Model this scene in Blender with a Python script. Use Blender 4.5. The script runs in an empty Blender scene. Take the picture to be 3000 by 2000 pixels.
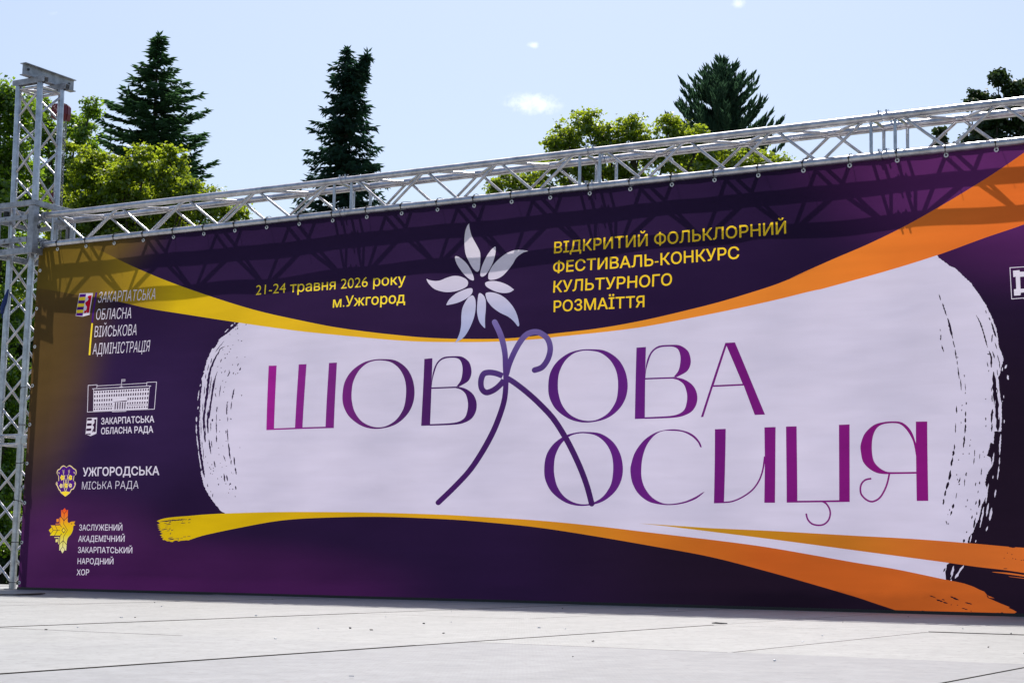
import bpy, bmesh, math, random
import numpy as np
from mathutils import Vector, Matrix
from mathutils.geometry import delaunay_2d_cdt

R_ = math.radians
rng = np.random.default_rng(7)
random.seed(7)
SC = bpy.context.scene
COL = SC.collection

# ------------------------------------------------------------------ camera
F_PX = 5192.56
ROT = np.array([[0.8637856148909452, 0.5034134814784916, 0.021196182985999235],
                [-0.05035685716702755, 0.12810928452187592, -0.9904807914117025],
                [-0.5013368113790679, 0.8544956862881155, 0.1360092778867361]])
CAM = np.array([10.352423, -10.114174, 0.113235])
cd = bpy.data.cameras.new('camera')
cam = bpy.data.objects.new('camera', cd)
COL.objects.link(cam)
cd.sensor_fit = 'HORIZONTAL'; cd.sensor_width = 36.0
cd.lens = F_PX * 36 / 3000
cd.clip_start = 0.05; cd.clip_end = 3000
m3 = Matrix(((ROT[0][0], -ROT[1][0], -ROT[2][0]), (ROT[0][1], -ROT[1][1], -ROT[2][1]), (ROT[0][2], -ROT[1][2], -ROT[2][2])))
cam.matrix_world = Matrix.Translation(Vector(CAM)) @ m3.to_4x4()
SC.camera = cam

def ray(x, y):
    return ROT.T @ np.array([(x - 1500) / F_PX, (y - 1000) / F_PX, 1.0])
def onb(x, y, Y=0.0):                       # a measured photo point -> point of the vertical plane y = Y
    r = ray(x, y)
    return CAM + (Y - CAM[1]) / r[1] * r
def at(x, y, D):
    return CAM + D * ray(x, y)

# ------------------------------------------------------------------ sky, sun, exposure
SUN_TO = Vector((-0.52, 1.0, 1.87)).normalized()
elev = math.asin(SUN_TO.z); azi = math.atan2(SUN_TO.x, SUN_TO.y)
w = bpy.data.worlds.new('World'); SC.world = w; w.use_nodes = True
nt = w.node_tree; nt.nodes.clear()
wo = nt.nodes.new('ShaderNodeOutputWorld'); bg = nt.nodes.new('ShaderNodeBackground')
sky = nt.nodes.new('ShaderNodeTexSky'); sky.sky_type = 'NISHITA'; sky.sun_disc = False
sky.sun_elevation = elev; sky.sun_rotation = azi
sky.air_density = 1.0; sky.dust_density = 2.5; sky.ozone_density = 1.8; sky.altitude = 100
bg.inputs['Strength'].default_value = 0.124
tc = nt.nodes.new('ShaderNodeTexCoord')
def wmath(op, a, b=None):
    n = nt.nodes.new('ShaderNodeMath'); n.operation = op
    for i, v in enumerate((a, b)):
        if v is None: continue
        if isinstance(v, (int, float)): n.inputs[i].default_value = v
        else: nt.links.new(v, n.inputs[i])
    return n.outputs[0]
def wdot(vec):
    n = nt.nodes.new('ShaderNodeVectorMath'); n.operation = 'DOT_PRODUCT'
    nt.links.new(tc.outputs['Generated'], n.inputs[0]); n.inputs[1].default_value = vec
    return n.outputs['Value']
wn = nt.nodes.new('ShaderNodeTexNoise'); wn.inputs['Scale'].default_value = 170; wn.inputs['Detail'].default_value = 6
wn.inputs['Roughness'].default_value = 0.62
nt.links.new(tc.outputs['Generated'], wn.inputs['Vector'])
dens = None
for (cx, cy, ax, ay, st) in ((1562, 304, 110, 40, .95), (1563, 133, 26, 14, .8), (2165, 8, 32, 20, .8), (165, 38, 30, 12, .35)):
    d0 = Vector(ray(cx, cy)).normalized()
    u = Vector((0, 0, 1)).cross(d0).normalized(); v = d0.cross(u)
    a = wmath('DIVIDE', wdot(u), ax / F_PX); b = wmath('DIVIDE', wdot(v), ay / F_PX)
    r2 = wmath('ADD', wmath('MULTIPLY', a, a), wmath('MULTIPLY', b, b))
    g = wmath('MULTIPLY', wmath('SUBTRACT', 1.0, r2), st)
    front = wmath('GREATER_THAN', wdot(d0), 0.5)
    q = wmath('ADD', g, wmath('MULTIPLY', wmath('SUBTRACT', wn.outputs['Fac'], 0.58), 2.6))
    q = wmath('MULTIPLY', wmath('MAXIMUM', wmath('MINIMUM', q, 1.0), 0.0), front)
    q = wmath('MULTIPLY', q, wmath('MINIMUM', wmath('MAXIMUM', wmath('MULTIPLY', g, 1.3), 0.0), 1.0))
    dens = q if dens is None else wmath('MAXIMUM', dens, q)
mixw = nt.nodes.new('ShaderNodeMixRGB'); mixw.inputs[2].default_value = (10.5, 10.7, 11.0, 1)
nt.links.new(wmath('MULTIPLY', dens, 0.45), mixw.inputs[0]); nt.links.new(sky.outputs[0], mixw.inputs[1])
nt.links.new(mixw.outputs[0], bg.inputs[0]); nt.links.new(bg.outputs[0], wo.inputs[0])
sl = bpy.data.lights.new('sun', 'SUN'); sl.energy = 5.0; sl.angle = R_(0.53); sl.color = (1, 0.95, 0.87)
so = bpy.data.objects.new('sun', sl); COL.objects.link(so); so.location = (-8, 14, 26)
so.rotation_euler = (-SUN_TO).to_track_quat('-Z', 'Y').to_euler()
SC.view_settings.view_transform = 'Standard'; SC.view_settings.look = 'None'
SC.view_settings.gamma = 1; SC.view_settings.exposure = 0.25
SC.cycles.max_bounces = 8; SC.cycles.transparent_max_bounces = 8

# ------------------------------------------------------------------ helpers
def s2l(c): return c / 12.92 if c <= 0.04045 else ((c + 0.055) / 1.055) ** 2.4
def alb(r, g, b, k=.71):                    # print colours, white of the banner = 0.8
    return (min(.9, s2l(r / 255) * 1.28 * k), min(.9, s2l(g / 255) * 1.37 * k), min(.9, s2l(b / 255) * 1.10 * k), 1)
def new_mat(name):
    m = bpy.data.materials.new(name); m.use_nodes = True
    n = m.node_tree; n.nodes.clear()
    o = n.nodes.new('ShaderNodeOutputMaterial')
    return m, n, o
def N(n, t, **kw):
    x = n.nodes.new(t)
    for k, v in kw.items(): setattr(x, k, v)
    return x
def L(n, a, b): n.links.new(a, b)
def empty(name, loc=(0, 0, 0)):
    o = bpy.data.objects.new(name, None); COL.objects.link(o); o.location = loc
    o.empty_display_size = .1
    return o
def tag(o, label=None, cat=None, group=None, kind=None):
    if label: o['label'] = label
    if cat: o['category'] = cat
    if group: o['group'] = group
    if kind: o['kind'] = kind
    return o

class MB:
    def __init__(s): s.v = []; s.f = []; s.m = []
    def box(s, c, d, rot=None, mi=0):
        b = len(s.v)
        for i in (-1, 1):
            for j in (-1, 1):
                for k in (-1, 1):
                    p = Vector((i * d[0] / 2, j * d[1] / 2, k * d[2] / 2))
                    if rot is not None: p = rot @ p
                    s.v.append(tuple(p + Vector(c)))
        for q in ((0, 1, 3, 2), (4, 6, 7, 5), (0, 4, 5, 1), (2, 3, 7, 6), (0, 2, 6, 4), (1, 5, 7, 3)):
            s.f.append(tuple(b + i for i in q)); s.m.append(mi)
    def tube(s, p0, p1, r, seg=12, r1=None, cap=True, mi=0):
        s.path([p0, p1], [r, r if r1 is None else r1], seg, cap, mi)
    def path(s, pts, rad, seg=10, cap=True, mi=0):
        pts = [Vector(p) for p in pts]
        if not isinstance(rad, (list, tuple)): rad = [rad] * len(pts)
        b = len(s.v); up = None
        for i, p in enumerate(pts):
            t = (pts[min(i + 1, len(pts) - 1)] - pts[max(i - 1, 0)]).normalized()
            if up is None:
                up = t.orthogonal().normalized()
            up = (up - t * up.dot(t)).normalized(); w_ = t.cross(up)
            for k in range(seg):
                a = 2 * math.pi * k / seg
                s.v.append(tuple(p + (up * math.cos(a) + w_ * math.sin(a)) * rad[i]))
        for i in range(len(pts) - 1):
            for k in range(seg):
                k2 = (k + 1) % seg
                s.f.append((b + i * seg + k, b + i * seg + k2, b + (i + 1) * seg + k2, b + (i + 1) * seg + k)); s.m.append(mi)
        if cap:
            s.f.append(tuple(b + k for k in range(seg))[::-1]); s.m.append(mi)
            e = b + (len(pts) - 1) * seg
            s.f.append(tuple(e + k for k in range(seg))); s.m.append(mi)
    def torus(s, c, nrm, R, r, seg=14, rs=6, mi=0):
        nrm = Vector(nrm).normalized(); u = nrm.orthogonal().normalized(); v = nrm.cross(u); b = len(s.v)
        for i in range(seg):
            a = 2 * math.pi * i / seg; d = u * math.cos(a) + v * math.sin(a)
            for j in range(rs):
                q = 2 * math.pi * j / rs
                s.v.append(tuple(Vector(c) + d * (R + r * math.cos(q)) + nrm * r * math.sin(q)))
        for i in range(seg):
            for j in range(rs):
                i2 = (i + 1) % seg; j2 = (j + 1) % rs
                s.f.append((b + i * rs + j, b + i2 * rs + j, b + i2 * rs + j2, b + i * rs + j2)); s.m.append(mi)
    def build(s, name, mats, parent=None, smooth=True, bevel=0):
        me = bpy.data.meshes.new(name); me.from_pydata(s.v, [], s.f)
        for m in (mats if isinstance(mats, list) else [mats]): me.materials.append(m)
        me.polygons.foreach_set('material_index', s.m)
        if smooth:
            me.polygons.foreach_set('use_smooth', [True] * len(me.polygons))
        me.update()
        bm = bmesh.new(); bm.from_mesh(me); bmesh.ops.recalc_face_normals(bm, faces=bm.faces)
        if smooth:
            for e in bm.edges:
                if len(e.link_faces) == 2 and e.calc_face_angle(0) > R_(40): e.smooth = False
        bm.to_mesh(me); bm.free()
        o = bpy.data.objects.new(name, me); COL.objects.link(o)
        if parent: o.parent = parent
        if bevel:
            md = o.modifiers.new('bevel', 'BEVEL'); md.width = bevel; md.segments = 2; md.limit_method = 'ANGLE'
        return o

def quad_mesh(name, V, mat, parent=None, n=4):
    """V: (k, n, 3) array of separate n-gons -> one mesh"""
    k = len(V)
    me = bpy.data.meshes.new(name)
    me.vertices.add(k * n); me.vertices.foreach_set('co', np.ascontiguousarray(V.reshape(-1), dtype=np.float32))
    me.loops.add(k * n); me.loops.foreach_set('vertex_index', np.arange(k * n, dtype=np.int32))
    me.polygons.add(k); me.polygons.foreach_set('loop_start', np.arange(0, k * n, n, dtype=np.int32))
    try: me.polygons.foreach_set('loop_total', np.full(k, n, dtype=np.int32))
    except Exception: pass
    me.materials.append(mat); me.update(calc_edges=True); me.validate()
    o = bpy.data.objects.new(name, me); COL.objects.link(o)
    if parent: o.parent = parent
    return o

# ------------------------------------------------------------------ materials
def metal(name, base, rough, dirt=.25, metallic=.85, scale=9):
    m, n, o = new_mat(name)
    p = N(n, 'ShaderNodeBsdfPrincipled'); L(n, p.outputs[0], o.inputs[0])
    t = N(n, 'ShaderNodeTexCoord'); no = N(n, 'ShaderNodeTexNoise'); no.inputs['Scale'].default_value = scale
    no.inputs['Detail'].default_value = 8; no.inputs['Roughness'].default_value = .7
    L(n, t.outputs['Object'], no.inputs['Vector'])
    r = N(n, 'ShaderNodeValToRGB'); r.color_ramp.elements[0].position = .35; r.color_ramp.elements[1].position = .62
    r.color_ramp.elements[0].color = tuple(c * (1 - dirt * 1.6) for c in base) + (1,); r.color_ramp.elements[1].color = base + (1,)
    L(n, no.outputs['Fac'], r.inputs[0]); L(n, r.outputs[0], p.inputs['Base Color'])
    mr = N(n, 'ShaderNodeMapRange'); mr.inputs[3].default_value = rough - .08; mr.inputs[4].default_value = rough + .16
    L(n, no.outputs['Fac'], mr.inputs[0]); L(n, mr.outputs[0], p.inputs['Roughness'])
    p.inputs['Metallic'].default_value = metallic
    b = N(n, 'ShaderNodeBump'); b.inputs['Strength'].default_value = .08; b.inputs['Distance'].default_value = .004
    L(n, no.outputs['Fac'], b.inputs['Height']); L(n, b.outputs[0], p.inputs['Normal'])
    return m
def plain(name, col, rough=.5, metallic=0, var=.2, scale=20):
    m, n, o = new_mat(name)
    p = N(n, 'ShaderNodeBsdfPrincipled'); L(n, p.outputs[0], o.inputs[0])
    t = N(n, 'ShaderNodeTexCoord'); no = N(n, 'ShaderNodeTexNoise'); no.inputs['Scale'].default_value = scale; no.inputs['Detail'].default_value = 5
    L(n, t.outputs['Object'], no.inputs['Vector'])
    mx = N(n, 'ShaderNodeMixRGB'); mx.inputs[1].default_value = tuple(c * (1 - var) for c in col) + (1,)
    mx.inputs[2].default_value = tuple(min(1, c * (1 + var)) for c in col) + (1,)
    L(n, no.outputs['Fac'], mx.inputs[0]); L(n, mx.outputs[0], p.inputs['Base Color'])
    p.inputs['Roughness'].default_value = rough; p.inputs['Metallic'].default_value = metallic
    return m
M_ALU = metal('aluminium', (.62, .61, .64), .27, metallic=.95, dirt=.26, scale=13)
M_GALV = metal('galvanised steel', (.43, .44, .48), .48, dirt=.3, metallic=.6, scale=16)
M_BLACK = plain('black plastic', (.012, .012, .014), .4)
M_RED = plain('red enamel', (.13, .002, .012), .35)
M_CHAIN = metal('chain steel', (.4, .4, .42), .4)
M_BLUE = plain('blue webbing', (.01, .03, .14), .8)
M_EYE = metal('eyelet brass', (.85, .84, .82), .35, metallic=.35, dirt=.1)
M_BARK = plain('bark', (.05, .038, .03), .9, var=.5, scale=6)

# banner print: one shading model, many inks
def sock_mix(n, fac, a, b):
    mx = N(n, 'ShaderNodeMixRGB')
    for i, v in ((0, fac), (1, a), (2, b)):
        if isinstance(v, (tuple, float, int)): mx.inputs[i].default_value = v
        else: L(n, v, mx.inputs[i])
    return mx.outputs[0]
def ink(name, colour_fn, trans=.74):
    m, n, o = new_mat(name)
    t = N(n, 'ShaderNodeTexCoord'); se = N(n, 'ShaderNodeSeparateXYZ'); L(n, t.outputs['Object'], se.inputs[0])
    c = colour_fn(n, se)
    # woven fabric: faint horizontal streaks and blotches of ink
    mp = N(n, 'ShaderNodeMapping'); mp.inputs['Scale'].default_value = (2.2, 1, 16); L(n, t.outputs['Object'], mp.inputs[0])
    no = N(n, 'ShaderNodeTexNoise'); no.inputs['Scale'].default_value = 1; no.inputs['Detail'].default_value = 4; L(n, mp.outputs[0], no.inputs['Vector'])
    n2 = N(n, 'ShaderNodeTexNoise'); n2.inputs['Scale'].default_value = 1.6; n2.inputs['Detail'].default_value = 3; L(n, t.outputs['Object'], n2.inputs['Vector'])
    ad = N(n, 'ShaderNodeMath', operation='ADD'); L(n, no.outputs['Fac'], ad.inputs[0]); L(n, n2.outputs['Fac'], ad.inputs[1])
    mr = N(n, 'ShaderNodeMapRange'); mr.inputs[1].default_value = .7; mr.inputs[2].default_value = 1.3; mr.inputs[3].default_value = .94; mr.inputs[4].default_value = 1.05
    L(n, ad.outputs[0], mr.inputs[0])
    hs = N(n, 'ShaderNodeHueSaturation'); L(n, mr.outputs[0], hs.inputs['Value'])
    if isinstance(c, tuple): hs.inputs['Color'].default_value = c
    else: L(n, c, hs.inputs['Color'])
    d = N(n, 'ShaderNodeBsdfDiffuse'); tr = N(n, 'ShaderNodeBsdfTranslucent'); g = N(n, 'ShaderNodeBsdfGlossy')
    m4 = N(n, 'ShaderNodeMapping'); m4.inputs['Rotation'].default_value = (0, R_(22), 0); m4.inputs['Scale'].default_value = (1.0, 1, 2.1); L(n, t.outputs['Object'], m4.inputs[0])
    n4 = N(n, 'ShaderNodeTexNoise'); n4.inputs['Scale'].default_value = 1.7; n4.inputs['Detail'].default_value = 1.6; n4.inputs['Distortion'].default_value = .15; L(n, m4.outputs[0], n4.inputs['Vector'])
    bu = N(n, 'ShaderNodeBump'); bu.inputs['Strength'].default_value = .26; bu.inputs['Distance'].default_value = .05; L(n, n4.outputs['Fac'], bu.inputs['Height'])
    for q in (d, tr, g): L(n, bu.outputs[0], q.inputs['Normal'])
    L(n, hs.outputs[0], d.inputs[0])
    warm = N(n, 'ShaderNodeMixRGB', blend_type='MULTIPLY'); warm.inputs[0].default_value = 1; warm.inputs[2].default_value = (1.0, .96, .92, 1)
    L(n, hs.outputs[0], warm.inputs[1]); L(n, warm.outputs[0], tr.inputs[0])
    m1 = N(n, 'ShaderNodeMixShader'); m1.inputs[0].default_value = trans; L(n, d.outputs[0], m1.inputs[1]); L(n, tr.outputs[0], m1.inputs[2])
    g.inputs['Roughness'].default_value = .45
    m2 = N(n, 'ShaderNodeMixShader'); m2.inputs[0].default_value = .007; L(n, m1.outputs[0], m2.inputs[1]); L(n, g.outputs[0], m2.inputs[2])
    L(n, m2.outputs[0], o.inputs[0])
    return m
def flat(c): return lambda n, se: c
def ramp(axis, stops):
    lo, hi = stops[0][0], stops[-1][0]
    def fn(n, se):
        mr = N(n, 'ShaderNodeMapRange'); mr.inputs[1].default_value = lo; mr.inputs[2].default_value = hi
        L(n, se.outputs[axis], mr.inputs[0])
        r = N(n, 'ShaderNodeValToRGB'); e = r.color_ramp.elements
        while len(e) < len(stops): e.new(.5)
        for i, (p, c) in enumerate(stops):
            e[i].position = (p - lo) / (hi - lo)
        for i, (p, c) in enumerate(stops): e[i].color = c
        L(n, mr.outputs[0], r.inputs[0])
        return r.outputs[0]
    return fn
def blob(n, se, cx, cz, rx, rz):
    def ax(o_, c, r):
        a = N(n, 'ShaderNodeMath', operation='SUBTRACT'); L(n, o_, a.inputs[0]); a.inputs[1].default_value = c
        b = N(n, 'ShaderNodeMath', operation='DIVIDE'); L(n, a.outputs[0], b.inputs[0]); b.inputs[1].default_value = r
        p = N(n, 'ShaderNodeMath', operation='MULTIPLY'); L(n, b.outputs[0], p.inputs[0]); L(n, b.outputs[0], p.inputs[1])
        return p.outputs[0]
    s = N(n, 'ShaderNodeMath', operation='ADD'); L(n, ax(se.outputs['X'], cx, rx), s.inputs[0]); L(n, ax(se.outputs['Z'], cz, rz), s.inputs[1])
    q = N(n, 'ShaderNodeMapRange', interpolation_type='SMOOTHERSTEP'); q.inputs[1].default_value = 0; q.inputs[2].default_value = 1
    q.inputs[3].default_value = 1; q.inputs[4].default_value = 0; L(n, s.outputs[0], q.inputs[0])
    return q.outputs[0]
def base_colour(n, se):
    c = alb(33, 17, 56)
    for (cx, cz, rx, rz, col) in ((3.2, 2.6, 3.6, 1.3, alb(43, 25, 68)), (7.3, .4, 3.2, 1.9, alb(27, 15, 36)), (8.6, 2.9, 2.6, 1.3, alb(90, 38, 108)),
                                  (.9, 1.35, 1.6, .9, alb(44, 26, 72)), (.2, .1, 2.0, .85, alb(68, 30, 86)), (1.8, .05, 2.4, .45, alb(54, 21, 72)),
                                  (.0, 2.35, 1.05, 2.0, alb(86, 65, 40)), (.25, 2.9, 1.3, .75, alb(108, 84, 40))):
        c = sock_mix(n, blob(n, se, cx, cz, rx, rz), c, col)
    return c
INKS = {
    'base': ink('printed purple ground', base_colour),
    'white': ink('printed lilac white', flat((.625, .59, .765, 1)), .55),
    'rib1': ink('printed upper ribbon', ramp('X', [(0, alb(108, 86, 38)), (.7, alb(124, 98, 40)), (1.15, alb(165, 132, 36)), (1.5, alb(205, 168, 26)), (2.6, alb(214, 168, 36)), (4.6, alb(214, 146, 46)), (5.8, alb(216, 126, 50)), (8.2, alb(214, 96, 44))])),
    'rib2': ink('printed lower ribbon', ramp('X', [(1, alb(205, 172, 14)), (2.2, alb(198, 160, 14)), (4.2, alb(200, 140, 30)), (5.4, alb(186, 104, 36)), (6.2, alb(180, 84, 34)), (8.2, alb(186, 90, 40))])),
    'rib3': ink('printed middle ribbon', ramp('X', [(5.0, alb(186, 150, 30)), (6.4, alb(178, 112, 32)), (7.3, alb(186, 94, 42)), (8.2, alb(200, 98, 46))])),
    'title': ink('printed title ink', ramp('X', [(2.2, alb(156, 26, 150)), (2.75, alb(122, 34, 138)), (3.45, alb(78, 32, 106)), (4.0, alb(62, 26, 98)), (4.6, alb(70, 28, 112)), (5.2, alb(88, 30, 128)), (5.9, alb(104, 22, 122)), (7.0, alb(122, 20, 122))])),
    'stem': ink('printed stem ink', ramp('Z', [(.6, alb(62, 26, 98)), (1.35, alb(62, 28, 100)), (1.62, alb(78, 56, 134)), (1.86, alb(110, 96, 172)), (2.05, alb(158, 160, 212))])),
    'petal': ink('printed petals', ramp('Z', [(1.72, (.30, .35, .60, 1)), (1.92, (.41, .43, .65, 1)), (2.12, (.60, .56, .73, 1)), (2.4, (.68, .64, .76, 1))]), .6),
    'yellow': ink('printed yellow', flat(alb(232, 190, 46))),
    'lyellow': ink('printed light yellow', flat(alb(238, 206, 60))),
    'text': ink('printed white lettering', flat((.70, .66, .80, 1)), .55),
    'violet': ink('printed violet', flat(alb(70, 24, 132))),
    'red': ink('printed red', flat(alb(190, 10, 50))),
    'cream': ink('printed cream', flat(alb(220, 196, 160))),
    'bird': ink('printed bird', ramp('Z', [(.30, alb(226, 214, 176)), (.36, alb(218, 204, 120)), (.43, alb(218, 190, 24)), (.50, alb(224, 170, 34)), (.56, alb(232, 120, 44)), (.62, alb(226, 74, 34))])),
    'orange': ink('printed orange', flat(alb(228, 130, 50))),
    'pale': ink('printed pale yellow', flat(alb(226, 210, 140))),
    'dark': ink('printed dark line', flat(alb(48, 20, 60))),
}

# ------------------------------------------------------------------ the artwork (measured on the print)
SHAPES = []     # (ink, part, edges array (k,4) in banner metres)
def uv(p): q = onb(p[0], p[1]); return (q[0], q[2])
def Z(ox, oy, s):
    return lambda pts: [(ox + x / s, oy + y / s) for x, y in pts]
def parse(t):
    out = []; cor = []
    for w_ in t.split():
        c = w_.endswith('*'); a, b = w_.rstrip('*').split(',')
        out.append((float(a), float(b))); cor.append(c)
    return out, cor
def spline(pts, cor=None, closed=True, step=5):
    n = len(pts); cor = cor or [False] * n; out = []
    P = [np.array(p) for p in pts]
    rngn = n if closed else n - 1
    for i in range(rngn):
        p1, p2 = P[i], P[(i + 1) % n]
        if cor[i] and cor[(i + 1) % n]:
            out.append(p1); continue
        p0 = P[i - 1] if (closed or i > 0) else p1
        p3 = P[(i + 2) % n] if (closed or i + 2 < n) else p2
        if cor[i]: p0 = p1
        if cor[(i + 1) % n]: p3 = p2
        d = np.linalg.norm(p2 - p1)
        k = max(2, min(10, int(d / step)))
        m1 = (p2 - p0) / 2; m2 = (p3 - p1) / 2
        l1, l2 = np.linalg.norm(m1), np.linalg.norm(m2)
        if l1 > d: m1 = m1 * d / l1
        if l2 > d: m2 = m2 * d / l2
        for j in range(k):
            t = j / k
            out.append((2 * t**3 - 3 * t**2 + 1) * p1 + (t**3 - 2 * t**2 + t) * m1 + (-2 * t**3 + 3 * t**2) * p2 + (t**3 - t**2) * m2)
    if not closed: out.append(P[-1])
    return out
def loop_edges(loops):
    e = []
    for lp in loops:
        a = np.array(lp, dtype=float); b = np.roll(a, -1, 0)
        e.append(np.hstack([a, b]))
    return np.vstack(e)
def add(inkname, part, loops_px, z=None):
    lo = []
    for lp in loops_px:
        q = z(lp) if z else lp
        lo.append([uv(p) for p in q])
    SHAPES.append((inkname, part, loop_edges(lo)))
    return lo
def poly(inkname, part, txt, z, holes=()):
    loops = []
    for t in (txt,) + tuple(holes):
        p, c = parse(t); loops.append(spline(p, c))
    return add(inkname, part, loops, z)
def stroke_loop(pts, width, round_ends=True, open_smooth=True, step=5, jag=0):
    p = spline(pts, None, False, step) if open_smooth and len(pts) > 2 else [np.array(q, float) for q in pts]
    n = len(p)
    wd = width if isinstance(width, (list, tuple)) else [width, width]
    left = []; right = []
    for i in range(n):
        t = p[min(i + 1, n - 1)] - p[max(i - 1, 0)]; t = t / (np.linalg.norm(t) + 1e-9); nn = np.array([-t[1], t[0]])
        u = i / (n - 1) * (len(wd) - 1); k = min(int(u), len(wd) - 2); h = (wd[k] * (1 - (u - k)) + wd[k + 1] * (u - k)) / 2
        left.append(p[i] + nn * h * (1 + (random.uniform(-jag, jag) if jag else 0)))
        right.append(p[i] - nn * h * (1 + (random.uniform(-jag, jag) if jag else 0)))
    cap0 = []; cap1 = []
    if round_ends:
        for c, q, w_, sg in ((cap1, p[-1], wd[-1] / 2, 1), (cap0, p[0], wd[0] / 2, -1)):
            t = (p[-1] - p[-2]) if sg == 1 else (p[0] - p[1]); t = t / (np.linalg.norm(t) + 1e-9); nn = np.array([-t[1], t[0]]) * 1.0
            for j in range(1, 6):
                a = math.pi * j / 6
                c.append(q + (nn * math.cos(a) * 1 + t * math.sin(a)) * w_)
    return left + cap1 + right[::-1] + cap0
def stroke(inkname, part, pts, width, z, round_ends=True):
    return add(inkname, part, [stroke_loop(pts, width, round_ends)], z)
def jagged(inkname, part, pts, width, z):
    """dry-brush streak: lens of uneven width with a ragged outline"""
    P = [np.array(p, float) for p in pts]
    tot = sum(np.linalg.norm(P[i + 1] - P[i]) for i in range(len(P) - 1))
    k = max(5, int(tot / max(9, width * .7)))
    out = spline([tuple(p) for p in P], None, False, tot / k) if len(P) > 2 else [P[0] + (P[1] - P[0]) * t for t in np.linspace(0, 1, k)]
    n = len(out); l = []; r = []
    for i, q in enumerate(out):
        t = out[min(i + 1, n - 1)] - out[max(i - 1, 0)]; t = t / (np.linalg.norm(t) + 1e-9); nn = np.array([-t[1], t[0]])
        u = i / (n - 1); pr = min(1, 3.2 * min(u, 1 - u) + .18)
        l.append(q + nn * width * .5 * pr * random.uniform(.45, 1.25)); r.append(q - nn * width * .5 * pr * random.uniform(.45, 1.25))
    add(inkname, part, [l + r[::-1]], z)
def speck(inkname, part, x, y, z, a=6, b=9, ang=None):
    ang = math.radians(random.uniform(-35, 35)) if ang is None else ang
    pts = []
    for j in range(6):
        q = 2 * math.pi * j / 6; px_, py_ = a * math.cos(q) * random.uniform(.6, 1.1), b * math.sin(q) * random.uniform(.6, 1.1)
        pts.append((x + px_ * math.cos(ang) - py_ * math.sin(ang), y + px_ * math.sin(ang) + py_ * math.cos(ang)))
    add(inkname, part, [pts], z)
def ragged(pts, amp, z):
    """roughen an outline that is given in zoom pixels"""
    out = []
    for i in range(len(pts) - 1):
        a, b = np.array(pts[i], float), np.array(pts[i + 1], float); d = np.linalg.norm(b - a); k = max(1, int(d / (amp * 2.2)))
        for j in range(k):
            q = a + (b - a) * j / k
            out.append(q + (0 if (i == 0 and j == 0) else 1) * np.array([random.uniform(-amp, amp), random.uniform(-amp, amp) * .6]))
    out.append(np.array(pts[-1], float))
    return z(out)

zA = Z(1200, 640, 3.92); zB = Z(750, 980, 4.704); zC = Z(1200, 900, 2.6133); zD = Z(1800, 950, 4.704); zE = Z(1580, 1220, 3.92)
zF = Z(2160, 1200, 3.92); zG = Z(2500, 1400, 3.408); zH = Z(2200, 400, 2.94); zI = Z(1600, 600, 2.94); zJ = Z(900, 850, 2.94)
zK = Z(100, 680, 2.94); zL = Z(440, 1400, 2.352); zM = Z(1400, 1450, 2.352); zN = Z(560, 900, 4.612); zO = Z(560, 1200, 4.612)
zP = Z(2720, 840, 3.919); zQ = Z(2720, 1200, 3.919); zR = Z(220, 840, 7.127); zS = Z(240, 1090, 7.838); zT = Z(150, 1340, 6.918)
zU = Z(130, 1470, 6.817); zV = Z(440, 1450, 9.046); zW = Z(2500, 700, 3.92); zX = Z(700, 780, 4.704); zY = Z(1600, 620, 3.267)
def P_(t): return parse(t)[0]

# --- white painted patch
lft = ragged(P_('470,1400 415,1365 370,1310 300,1215 235,1110 200,1030 175,940 150,840 165,815 205,915 205,860 180,700 155,560 140,400 130,200 135,0'), 5, zO)
lft += ragged(P_('138,1568 150,1230 165,1080 170,980 205,850 230,720 270,640 300,560 330,560 380,480 400,430 470,380 540,330 600,260 660,225 690,190'), 5, zN)
top_under = zJ(P_('0,330 500,390 1300,432 2100,402')) + zI(P_('400,1090 800,1035 1200,960 1600,875 2000,780 2352,700')) + zH(P_('500,1300 1000,1160 1590,1000'))
rgt = ragged(P_('945,165 960,205 1030,255 1100,305 1160,330 1250,420 1340,500 1450,660 1530,790'), 5, zW)
rgt += ragged(P_('660,230 710,340 760,470 775,560 790,680 835,790 840,840 820,890 800,1000 780,1030 790,1090 803,1250 822,1320 826,1440 824,1568'), 4, zP)
rgt += ragged(P_('826,100 822,240 808,245 745,240 735,385 700,370 685,440 660,520 700,545 720,640 690,690 660,740 640,830 670,950 630,1040 600,1090 590,1150 570,1240 530,1320 500,1400 450,1460 435,1530'), 4, zQ)
rgt += zG(P_('1085,640 940,850 905,930 915,1040 800,1010 400,925 0,860'))
bot = zM(P_('2352,440 1700,335 1200,275 800,225 400,185 0,160')) + zL(P_('2000,262 1500,248 1100,245 800,247 540,255'))
add('white', 'fabric', [lft + top_under + rgt + bot])

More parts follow.
